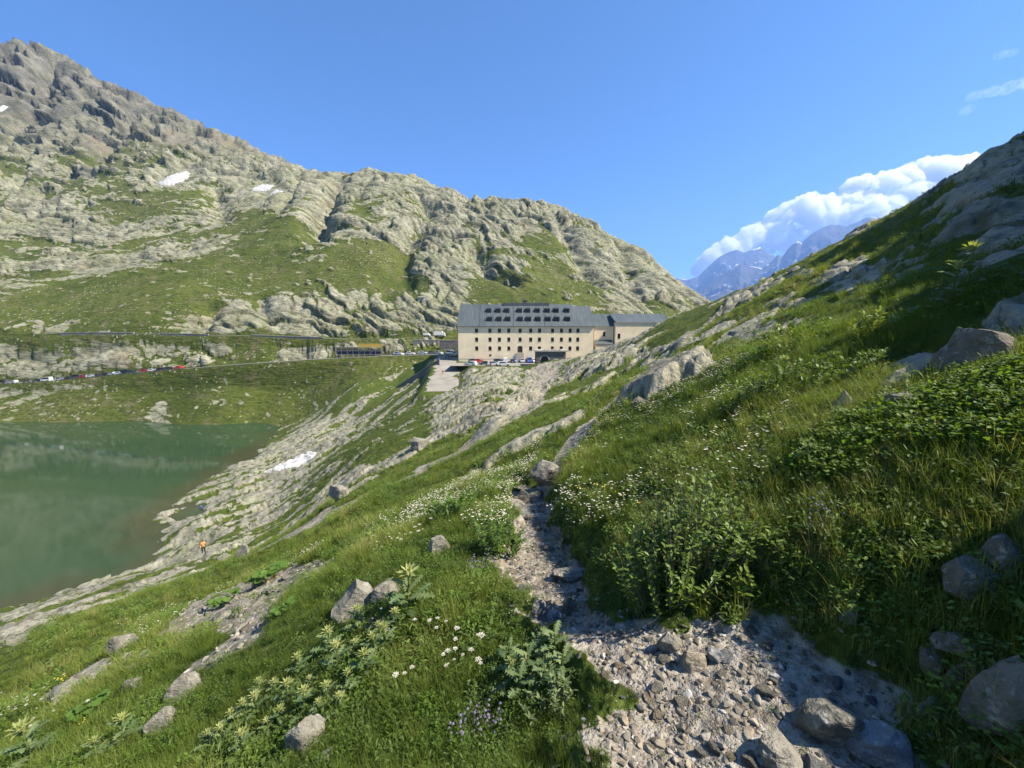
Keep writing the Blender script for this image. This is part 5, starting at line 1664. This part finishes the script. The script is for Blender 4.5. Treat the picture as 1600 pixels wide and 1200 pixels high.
# ------------------------------------------------------------------ cars
def paint(name, c):
    b = NB(name)
    b.bsdf(c, .3, None, .5, .0, **{"Coat Weight": .6})
    return b.m
PAINT = {"white": paint("white_car_paint", (.70, .70, .69)), "silver": paint("silver_car_paint", (.42, .43, .44)), "red": paint("red_car_paint", (.40, .02, .025)), "black": paint("black_car_paint", (.015, .016, .02)),
         "dark grey": paint("dark_grey_car_paint", (.06, .065, .075)), "dark blue": paint("dark_blue_car_paint", (.02, .03, .08)), "light blue": paint("light_blue_car_paint", (.25, .36, .50)), "blue": paint("blue_car_paint", (.04, .10, .42)), "teal": paint("teal_car_paint", (.22, .36, .38))}
LAMP = plain("lamp_glass", (.55, .55, .52), .2)
def car_src(L, H, kind):
    hl = L / 2
    if kind == "van":
        body = [(-hl, .35), (-hl, H - .1), (-hl + .15, H), (hl - 1.3, H), (hl - .55, 1.15), (hl - .05, .95), (hl, .35)]
        glass = [(-hl + .3, H - .85), (-hl + .3, H - .15), (hl - 1.38, H - .15), (hl - .78, 1.2), (hl - 1.0, H - .85)]
    else:
        body = [(-hl, .32), (-hl, .85), (-hl + .1, .98), (-hl + .35, 1.02), (-hl + .75, H), (hl - 2.0, H), (hl - 1.15, .98), (hl - .15, .82), (hl, .6), (hl, .32)] if kind == "hatch" else [(-hl, .32), (-hl, .95), (-hl + .2, H), (hl - 2.1, H), (hl - 1.2, .98), (hl - .15, .84), (hl, .6), (hl, .32)]
        glass = [(-hl + .62, 1.0), (-hl + .86, H - .09), (hl - 2.05, H - .09), (hl - 1.4, 1.0)]
    w = .86
    bm = MB()
    n = len(body)
    v = []
    for y, q in ((-w, 0), (-w * .92, 1), (w * .92, 1), (w, 0)):
        for x, z in body:
            t = max(0, (z - .95) / (H - .95))
            yy = y * (1 - .16 * t)
            v.append((x, yy, z + (.0 if q == 0 else 0)))
    # two side sheets joined over the top
    side0, side1 = v[:n], v[3 * n:]
    bm.add(side0 + side1, [tuple(range(n))[::-1], tuple(range(n, 2 * n))] + [(i, (i + 1) % n, n + (i + 1) % n, n + i) for i in range(n)])
    parts = {"body": bm.build("body", PAINT["white"], link=False)}
    gm = MB()
    for sgn in (-1, 1):
        vv = []
        for x, z in glass:
            t = max(0, (z - .95) / (H - .95))
            vv.append((x, sgn * (w * (1 - .16 * t) + .012), z))
        gm.add(vv, [tuple(range(len(glass)))[::(1 if sgn > 0 else -1)]])
    parts["side_windows"] = gm.build("side_windows", GLASS, link=False)
    iw = len(body) - (5 if kind != "van" else 4)
    a_, b_ = (body[-5], body[-4]) if kind != "van" else (body[3], body[4])
    fm = MB()
    q = []
    for t in (.1, .9):
        x, z = a_[0] + (b_[0] - a_[0]) * t, a_[1] + (b_[1] - a_[1]) * t
        nx_, nz_ = -(b_[1] - a_[1]), (b_[0] - a_[0])
        l_ = math.hypot(nx_, nz_)
        ws = w * (1 - .16 * max(0, (z - .95) / (H - .95))) - .1
        q += [(x + nx_ / l_ * .015, -ws, z + nz_ / l_ * .015), (x + nx_ / l_ * .015, ws, z + nz_ / l_ * .015)]
    fm.add(q, [(0, 2, 3, 1)])
    parts["windscreen"] = fm.build("windscreen", GLASS, link=False)
    parts["wheel"] = MB().tube([(0, -.1, 0), (0, .1, 0)], .32, 12).build("wheel", RUBBER, link=False)
    parts["rim"] = MB().tube([(0, -.115, 0), (0, .115, 0)], .19, 8).build("rim", METAL, link=False)
    parts["headlight"] = MB().box(-.03, .02, -.16, .16, -.07, .07).build("headlight", LAMP, link=False)
    return parts, L, w
CARS = {"hatchback": car_src(4.0, 1.48, "hatch"), "estate": car_src(4.5, 1.52, "estate"), "van": car_src(4.9, 2.0, "van")}
def car(kind, colour, loc_, rz, label, group, grade=0.0):
    parts, L, w = CARS[kind]
    e = empty("parked_car", loc_, rz)
    e.rotation_euler = (0, grade, rz)
    o = share("body", parts["body"], e)
    o.material_slots[0].link = 'OBJECT'
    o.material_slots[0].material = PAINT[colour]
    share("side_windows", parts["side_windows"], e)
    share("windscreen", parts["windscreen"], e)
    for x in (-L * .31, L * .31):
        for y in (-w + .06, w - .06):
            wh = share("wheel", parts["wheel"], e, (x, y, .32))
            share("rim", parts["rim"], wh)
    for y in (-.58, .58):
        share("headlight", parts["headlight"], e, (L / 2, y, .68))
    return tag(e, label, "car", group)
def road_pt(px, off=-2.0):
    u = (px - 800) / F_PX
    xs = [p[0] / p[1] for p in LOWER_ROAD]
    k = int(np.clip(np.searchsorted(xs, u) - 1, 0, len(xs) - 2))
    a, b_ = LOWER_ROAD[k], LOWER_ROAD[k + 1]
    t = (u - xs[k]) / (xs[k + 1] - xs[k])
    p = a + (b_ - a) * t
    d = b_ - a
    return (p[0], p[1] + off, p[2] + .08), math.atan2(d[1], d[0]), d[2] / math.hypot(d[0], d[1])
row = [(6, "dark grey", "van"), (21, "silver", "estate"), (46, "dark grey", "hatchback"), (62, "dark blue", "estate"), (75, "white", "van"), (98, "silver", "estate"), (109, "black", "hatchback"), (122, "dark grey", "van"), (134, "red", "hatchback"), (147, "white", "estate"), (159, "dark grey", "hatchback"), (168.5, "black", "hatchback"),
       (178, "silver", "hatchback"), (188, "white", "estate"), (201, "black", "van"), (213, "dark grey", "estate"), (231, "red", "hatchback"), (243, "white", "hatchback"), (254, "black", "estate"), (269, "black", "estate"), (282, "red", "hatchback")]
ordn = "first second third fourth fifth sixth seventh eighth ninth tenth eleventh twelfth thirteenth fourteenth fifteenth sixteenth seventeenth eighteenth nineteenth twentieth twenty-first".split()
for i, (px, c_, k) in enumerate(row):
    l_, rz, g = road_pt(px)
    rz += math.pi if R_.random() < .5 else 0
    car(k, c_, l_, rz, "%s %s parked on the lake road, %s car of the row from the left" % (c_, k, ordn[i]), "cars parked along the lake road", -g if abs(rz) < 1.6 else g)
lot = [(741, 563.5, "dark grey", "estate", .15, "beside the red car left of the hospice door"), (747.5, 561.5, "red", "hatchback", .15, "tucked behind a dark one left of the hospice door"), (735, 570, "white", "estate", 2.8, "at the left corner of the car park wall"), (757, 569.5, "dark grey", "hatchback", 2.9, "in the dark cluster in the middle of the car park"),
       (771, 570, "silver", "estate", .2, "behind the white one nearest the rocks"), (787.5, 571, "white", "estate", 0, "nearest the rocks in the car park"), (780, 557.5, "dark grey", "estate", 0, "against the hospice wall left of the white van"), (790, 556.5, "white", "van", 1.57, "against the hospice wall"),
       (801, 557, "black", "hatchback", 1.57, "against the wall just left of the hospice door"), (789, 563.5, "silver", "hatchback", 1.3, "at the left end of the row facing the hospice door"), (803.5, 563.5, "light blue", "hatchback", -1.57, "in the row below the hospice door"), (816.5, 562.8, "silver", "estate", -1.57, "between two blue ones below the hospice door"),
       (827.5, 561, "blue", "van", -1.57, "right of the hospice door"), (835.5, 564, "white", "hatchback", -1.5, "half hidden by the stone shed")]
for px, py, c_, k, rz, where in lot:
    d = min(155.0, max(141.5, PLAT_Z / ray(px, py + 1.0)[2] * ray(px, py + 1.0)[1]))
    p = at(px, py, d)
    car(k, c_, (p[0], p[1], PLAT_Z + .06), rz, "%s %s %s" % (c_, k, where), "cars in the hospice car park")
for px, c_, k, where in ((621, "white", "estate", "left of the archway, first of the line"), (640, "white", "hatchback", "left of the archway, second of the line"), (660, "white", "estate", "right before the dark archway"), (674, "dark grey", "hatchback", "right beside the archway"), (685, "silver", "hatchback", "between the archway and the dark wall"), (701, "white", "van", "below the dark wall"), (711, "silver", "hatchback", "touching the hospice corner")):
    l_, rz, g = road_pt(px, 2.5 if px < 690 else 5)
    car(k, c_, (l_[0], l_[1], float(l_[2])), rz + R_.uniform(-.2, .2), "%s %s parked %s" % (c_, k, where), "cars by the archway")

# ------------------------------------------------------------------ people
def person_mesh(pose):
    """one continuous body grown from joints"""
    J = {"pelvis": (0, 0, .95, .14), "chest": (0, .0, 1.3, .155), "neck": (0, 0, 1.48, .06), "head": (0, .01, 1.60, .095), "crown": (0, 0, 1.72, .075),
         "sl": (-.19, 0, 1.40, .065), "el": (-.24, .02, 1.12, .048), "hl": (-.23, .10, .88, .04), "sr": (.19, 0, 1.40, .065), "er": (.24, .02, 1.12, .048), "hr": (.23, .10, .88, .04),
         "tl": (-.09, 0, .86, .095), "kl": (-.10, .02, .48, .062), "al": (-.10, -.02, .08, .045), "fl": (-.10, .14, .04, .04), "tr": (.09, 0, .86, .095), "kr": (.10, .02, .48, .062), "ar": (.10, -.02, .08, .045), "fr": (.10, .14, .04, .04)}
    if pose == "walk":
        J.update(kl=(-.10, .20, .52, .062), al=(-.10, .22, .10, .045), fl=(-.10, .38, .06, .04), kr=(.10, -.08, .48, .062), ar=(.10, -.32, .14, .045), fr=(.10, -.20, .04, .04), hl=(-.25, -.12, .90, .04), hr=(.25, .24, .95, .04))
    if pose == "bend":
        J.update(chest=(0, .28, 1.18, .155), neck=(0, .44, 1.28, .06), head=(0, .54, 1.32, .095), crown=(0, .62, 1.38, .075), sl=(-.19, .36, 1.22, .065), el=(-.22, .44, .95, .048), hl=(-.18, .58, .74, .04), sr=(.19, .36, 1.22, .065), er=(.22, .44, .95, .048), hr=(.18, .58, .74, .04))
    E = [("pelvis", "chest"), ("chest", "neck"), ("neck", "head"), ("head", "crown"), ("chest", "sl"), ("sl", "el"), ("el", "hl"), ("chest", "sr"), ("sr", "er"), ("er", "hr"), ("pelvis", "tl"), ("tl", "kl"), ("kl", "al"), ("al", "fl"), ("pelvis", "tr"), ("tr", "kr"), ("kr", "ar"), ("ar", "fr")]
    names = list(J)
    me = bpy.data.meshes.new("skeleton")
    me.from_pydata([J[k][:3] for k in names], [(names.index(a), names.index(b_)) for a, b_ in E], [])
    o = bpy.data.objects.new("skeleton", me)
    COL.objects.link(o)
    o.modifiers.new("skin", 'SKIN')
    if not me.skin_vertices:
        bpy.context.view_layer.objects.active = o
        bpy.ops.mesh.customdata_skin_add()
    for i, k in enumerate(names):
        me.skin_vertices[0].data[i].radius = (J[k][3], J[k][3])
        me.skin_vertices[0].data[i].use_root = (k == "pelvis")
    sb = o.modifiers.new("sub", 'SUBSURF')
    sb.levels = 1
    dg = bpy.context.evaluated_depsgraph_get()
    out = bpy.data.meshes.new_from_object(o.evaluated_get(dg))
    bpy.data.objects.remove(o)
    for k, (a, *_r2) in enumerate([]):
        pass
    # 0 shirt, 1 trousers, 2 skin, 3 hair, 4 shoes by region of the body
    out.materials.clear()
    idx = []
    hd, cr = Vector(J["head"][:3]), Vector(J["crown"][:3])
    up_ = (cr - hd).normalized()
    hands = [Vector(J["hl"][:3]), Vector(J["hr"][:3])]
    fore = [Vector(J["el"][:3]), Vector(J["er"][:3])]
    for f in out.polygons:
        c_ = f.center
        t = (c_ - hd).dot(up_)
        if t > -.1 and (c_ - hd).length < .28:
            back = (c_ - hd).y < -.02
            idx.append(3 if t > .07 or (back and t > -.05) else 2)
        elif min((c_ - h_).length for h_ in hands) < .16:
            idx.append(2)
        elif c_.z < .10:
            idx.append(4)
        elif c_.z < .93 and min((c_ - h_).length for h_ in hands + fore) > .13:
            idx.append(1)
        else:
            idx.append(0)
    return out, idx
POSES = {k: person_mesh(k) for k in ("stand", "walk", "bend")}
SKIN = plain("skin", (.42, .26, .18), .6, 0, .04, 3)
CLOTH = {}
def cloth(nm, c):
    if nm not in CLOTH:
        CLOTH[nm] = plain(nm.replace(" ", "_") + "_cloth", c, .9, 0, .1, 4)
    return CLOTH[nm]
SHADES = {"red": (.45, .03, .03), "blue": (.04, .07, .35), "white": (.68, .67, .64), "black": (.02, .02, .025), "grey": (.25, .26, .28), "orange": (.55, .28, .10), "beige": (.45, .36, .25), "navy": (.03, .035, .09), "brown": (.10, .06, .035)}
def person(px, py, pose, top, bottom, hair, label, d=None, rz=0.0, on=None):
    p = land_hit(px, py) if d is None else at(px, py, d)
    z = float(ground_h(p[0], p[1])) if on is None else on
    me, idx = POSES[pose]
    me = me.copy()
    for m_ in (cloth(top, SHADES[top]), cloth(bottom, SHADES[bottom]), SKIN, cloth(hair, SHADES[hair]), cloth("black", SHADES["black"])):
        me.materials.append(m_)
    me.polygons.foreach_set("material_index", np.array(idx, np.int32))
    me.polygons.foreach_set("use_smooth", np.ones(len(idx), bool))
    o = bpy.data.objects.new("person", me)
    o.location = (p[0], p[1], z)
    o.rotation_euler = (0, 0, rz)
    COL.objects.link(o)
    return tag(o, label, "person")
CO = float(COURT[2][2]) + .1
def court_z(px, py):
    x, y = land_hit(px, py, 100)[:2]
    return float(seg_dist(np.array(x), np.array(y), COURT)[1]) + .1
person(692, 586, "walk", "red", "red", "brown", "person in red walking alone on the pale forecourt", None, .4, court_z(692, 586))
person(716, 592, "walk", "white", "black", "brown", "person in white top and dark trousers, the left of a pair on the forecourt", None, 2.5)
person(722.5, 592, "walk", "beige", "navy", "black", "person in beige top, the right of a pair on the forecourt", None, 2.6)
person(767, 574, "stand", "navy", "black", "black", "person in dark clothes standing on the rock above the forecourt", None, 1.0)
for px, top, lab in ((697, "black", "person in black, leftmost of three by the road end"), (701.5, "navy", "person in navy, middle one of three by the road end"), (705.5, "black", "person in dark clothes, rightmost of three by the road end")):
    person(px, 562, "stand", top, "black", "black", lab, 160, R_.uniform(0, 6), None)
person(731.5, 568.5, "stand", "navy", "black", "black", "person in navy standing by the white car at the car park corner", 144, 1, PLAT_Z + .06)
person(736, 568.5, "stand", "black", "navy", "brown", "person in black beside the one in navy at the car park corner", 144, 2, PLAT_Z + .06)
person(795, 571, "stand", "black", "navy", "black", "person in black at the rear of the white car nearest the rocks", 143, 1, PLAT_Z + .06)
person(317, 800, "bend", "blue", "navy", "black", "person in bright blue crouched among the shore rocks", None, 1.2)
person(390, 828, "bend", "grey", "white", "brown", "person in grey bending down on the rocks above the shore", None, 4)
person(319, 868, "walk", "orange", "black", "black", "dark haired person in orange top climbing from the lake", None, .8)

# ------------------------------------------------------------------ unseen rock added beyond the right edge to shade the bank
def spur(x, y, size, yaw, seed, label):  # builds the added unseen rock that shades the bank
    v, f = rock_mesh(seed, 4, 12, .06)
    o = mesh_obj("shade_rock", v * np.array(size), f, STONE_DARK)
    o.location = (x, y, float(ground_h(x, y)) - .35)
    o.rotation_euler = (0, 0, yaw)
    return tag(o, label, "rock")
spur(3.55, .15, (1.2, 3.0, 1.35), .12, 611, "dark rock added out of view beyond the right edge to shade the path bank")

# ------------------------------------------------------------------ snow patches
b = NB("old_snow")
b.bsdf(b.mix(b.rng(b.noise(.6, 4), .4, .6), (.56, .56, .57), (.34, .325, .295)), .7, b.bump(b.noise(.8, 4), .4, .3), .3)
SNOW = b.m
def snow(pts, label, d0, lift, n=64):
    """a patch lying on the ground, thick in the middle"""
    P = np.array([cast(*q, d0)[:2] for q in pts])
    lo, hi = P.min(0), P.max(0)
    gx, gy = np.meshgrid(np.linspace(lo[0], hi[0], n), np.linspace(lo[1], hi[1], n), indexing='ij')
    size = float((hi - lo).max())
    sd = inside(gx, gy, P) + .07 * size * fbm2(gx / size * 6, gy / size * 6, 3, 161)
    rr, tt = np.hypot(gx, gy), np.arctan2(gx, gy)
    z = np.zeros_like(gx)
    for i in range(n):
        z[i] = ground_h(gx[i], gy[i])
    z = z + np.clip(sd, -1, None) * .06 + lift * sstep(-.02 * size, .1 * size, sd) - .5 * lift * (sd < 0)
    o = grid_mesh("snow_patch", gx[::-1], gy[::-1], z[::-1], (sd > -.03 * size)[::-1], None, SNOW)
    return tag(o, label, "snow patch")
for pts_, l_ in SNOWS:
    snow(pts_, l_, 200, 1.2)
snow([(414, 742), (440, 729), (480, 711), (496, 712), (488, 721), (450, 736)], "long white snow patch on the shore rocks", 60, .5)

# ------------------------------------------------------------------ distant peaks
b = NB("distant_rock_and_ice")
nz = b.node("ShaderNodeSeparateXYZ", {0: b.node("ShaderNodeNewGeometry").outputs["Normal"]}).outputs[2]
ht = b.attr("height")
c = b.mix(b.rng(b.noise(.004, 6, .65), .4, .6), (.055, .054, .055), (.115, .11, .105))
sn = b.math('MULTIPLY', b.rng(b.math('ADD', nz, b.math('MULTIPLY', b.math('SUBTRACT', b.noise(.003, 5, .6), .5), 1.0)), .95, 1.05), b.rng(ht, .3, .6))
c = b.mix(sn, c, (.80, .80, .80))
b.bsdf(c, .95, b.bump(b.noise(.01, 6, .7), .8, 60), .1)
DIST = b.m
def range_(ridge, d, width, seed, label, amp=1.0, n=480, m=130):
    """a mountain range: its crest seen along the given photo points, at distance d"""
    px = np.array([q[0] for q in ridge], float)
    crest = np.array([at(q[0], q[1], d) for q in ridge])
    s_ = np.linspace(px[0], px[-1], n)
    cx = np.interp(s_, px, crest[:, 0])
    cz = np.interp(s_, px, crest[:, 2])
    t = np.linspace(-1.0, .5, m)
    S, T = np.meshgrid(np.arange(n), t, indexing='ij')
    x = cx[S] * (1 + T * width / d)
    y = d + T * width
    floor_ = -700.0
    prof = np.where(T < 0, 1 - np.abs(T) ** .9, 1 - T * 1.6)
    z_ = floor_ + (cz[S] - floor_) * prof
    rg = ridged3(x / 900, y / 900, z_ / 900, 6, seed, .55) - .9
    fall = np.clip(np.abs(T) * 4, 0.10, 1)
    z = floor_ + (cz[S] - floor_) * prof + rg * 260 * amp * fall + perlin2(x / 160, y / 160, seed) * 30 * fall
    o = grid_mesh("distant_mountain", x, y, z, None, {"height": np.clip((z + 200) / (cz.max() + 200), 0, 1)}, DIST)
    return tag(o, label, kind="structure")
range_([(1000, 455), (1035, 446), (1055, 433), (1075, 437), (1090, 432), (1108, 416), (1125, 402), (1150, 389), (1163, 394), (1174, 390), (1187, 386), (1200, 396), (1218, 403), (1240, 412), (1300, 420), (1400, 430)], 7600, 2600, 3, "pale distant snowy massif under the cloud")
range_([(1040, 470), (1080, 462), (1105, 446), (1128, 430), (1142, 424), (1158, 413), (1172, 418), (1190, 420), (1202, 412), (1216, 398), (1222, 403), (1232, 390), (1246, 379), (1252, 382), (1270, 366), (1286, 357), (1300, 353), (1322, 354), (1340, 349), (1362, 340), (1376, 343), (1384, 350), (1420, 345), (1480, 330), (1560, 330)], 5600, 2000, 5, "bluish jagged mountain range beyond the pass")
range_([(1040, 486), (1075, 474), (1098, 465), (1120, 458), (1136, 452), (1150, 455), (1170, 446), (1190, 440), (1206, 436), (1230, 432), (1300, 420), (1400, 400)], 4300, 1300, 9, "low dark blue ridge in front of the distant range", .6)

# ------------------------------------------------------------------ air between here and the peaks
b = NB("mountain_air")
pv = b.node("ShaderNodeVolumePrincipled", {"Color": (.30, .53, 1.0), "Density": 9.5e-5, "Anisotropy": .2})
b.t.links.new(pv.outputs[0], b.out.inputs["Volume"])
hz = MB().box(-3200, 9600, -260, 9600, -1400, 2150).build("haze", b.m)
tag(hz, "thin blue mountain haze", kind="stuff")

# ------------------------------------------------------------------ clouds
b = NB("cloud_vapour")
pv = b.node("ShaderNodeVolumePrincipled", {"Color": (1, 1, 1), "Density": .010, "Anisotropy": .35})
b.t.links.new(pv.outputs[0], b.out.inputs["Volume"])
VAPOUR = b.m
def cloud(name, blobs, d, voxel, label, mat=VAPOUR, amp=1.0, flatten=1.0, seed=1):
    bm = bmesh.new()
    q = random.Random(seed)
    for px, py, rp in blobs:
        for k in range(3):
            c_ = at(px + q.uniform(-.5, .5) * rp, py + q.uniform(-.5, .5) * rp * flatten, d)
            rad = rp * .88 * d / F_PX * (1 if k == 0 else q.uniform(.5, .8))
            mt_ = Matrix.Translation(Vector(c_) + Vector((0, q.uniform(-1.2, 1.2) * rad, 0))) @ Matrix.Diagonal((1, 1, flatten, 1))
            bmesh.ops.create_icosphere(bm, subdivisions=3, radius=rad, matrix=mt_)
    me = bpy.data.meshes.new("blobs")
    bm.to_mesh(me)
    bm.free()
    o = bpy.data.objects.new("blobs", me)
    COL.objects.link(o)
    md = o.modifiers.new("remesh", 'REMESH')
    md.mode = 'VOXEL'
    md.voxel_size = voxel
    out = bpy.data.meshes.new_from_object(o.evaluated_get(bpy.context.evaluated_depsgraph_get()))
    bpy.data.objects.remove(o)
    n = len(out.vertices)
    co = np.empty(n * 3, np.float32)
    no = np.empty(n * 3, np.float32)
    out.vertices.foreach_get("co", co)
    out.vertices.foreach_get("normal", no)
    co, no = co.reshape(-1, 3).astype(float), no.reshape(-1, 3)
    k = 400.0 if voxel < 30 and len(blobs) > 20 else voxel * 9
    disp_ = sum(a * (1 - 2.2 * np.abs(perlin3(co[:, 0] / l, co[:, 1] / l, co[:, 2] / l, 5 + i))) for i, (a, l) in enumerate(((k * .36, k * 1.2), (k * .22, k * .55), (k * .13, k * .26), (k * .07, k * .13))))
    co += no * (disp_ * amp)[:, None]
    out.vertices.foreach_set("co", co.astype(np.float32).ravel())
    out.materials.clear()
    out.materials.append(mat)
    o = bpy.data.objects.new(name, out)
    COL.objects.link(o)
    return tag(o, label, "cloud")
cloud("cumulus_cloud", [(1096, 416, 8), (1110, 409, 9), (1124, 402, 10), (1138, 396, 11), (1150, 388, 13), (1166, 382, 13), (1182, 373, 13), (1198, 368, 14), (1212, 375, 14), (1226, 352, 16), (1244, 340, 17), (1262, 335, 16), (1280, 334, 16), (1298, 338, 17), (1240, 362, 20),
      (1268, 360, 22), (1296, 360, 22), (1318, 338, 15), (1334, 326, 15), (1350, 313, 16), (1366, 303, 18), (1386, 294, 20), (1406, 288, 20), (1428, 287, 18), (1446, 283, 18), (1466, 279, 18), (1484, 274, 15), (1500, 268, 12), (1514, 268, 8), (1330, 350, 20), (1360, 335, 22), (1390, 322, 24), (1420, 315, 24), (1450, 308, 22), (1480, 300, 18)],
      11500, 24, "bright heaped cumulus cloud rising behind the right slope")
b = NB("thin_vapour")
pv = b.node("ShaderNodeVolumePrincipled", {"Color": (1, 1, 1), "Density": .0005, "Anisotropy": .35})
b.t.links.new(pv.outputs[0], b.out.inputs["Volume"])
cloud("cloud_wisp", [(1520, 150, 5), (1532, 147, 5), (1546, 144, 5), (1560, 141, 5), (1574, 139, 6), (1588, 132, 7), (1600, 127, 7), (1612, 124, 8)], 12500, 30, "thin wisp of cloud high at the right edge", b.m, .8, .45, 3)
cloud("cloud_wisp", [(1508, 174, 4), (1515, 171, 3)], 12500, 24, "tiny cloud puff just below the thin wisp", b.m, .8, .6, 4)
cloud("cloud_wisp", [(1562, 86, 4), (1572, 84, 4), (1580, 83, 3)], 12500, 24, "faint cloud streak near the top right corner", b.m, .8, .4, 5)

p = cast(600, 274, 300)
e = empty("ridge_cabin", (p[0], p[1], p[2] - 2.0))
MB().box(-1.5, 1.5, -1.2, 1.2, -2, 3.4).build("wall", DARKWALL, e)
MB().prism([(-1.5, 3.403), (1.5, 3.403), (0, 4.2)], 'x', -1.7, 1.7).build("roof", STONEWALL, e)
tag(e, "tiny dark cabin on the crest of the rocky knob", "hut")
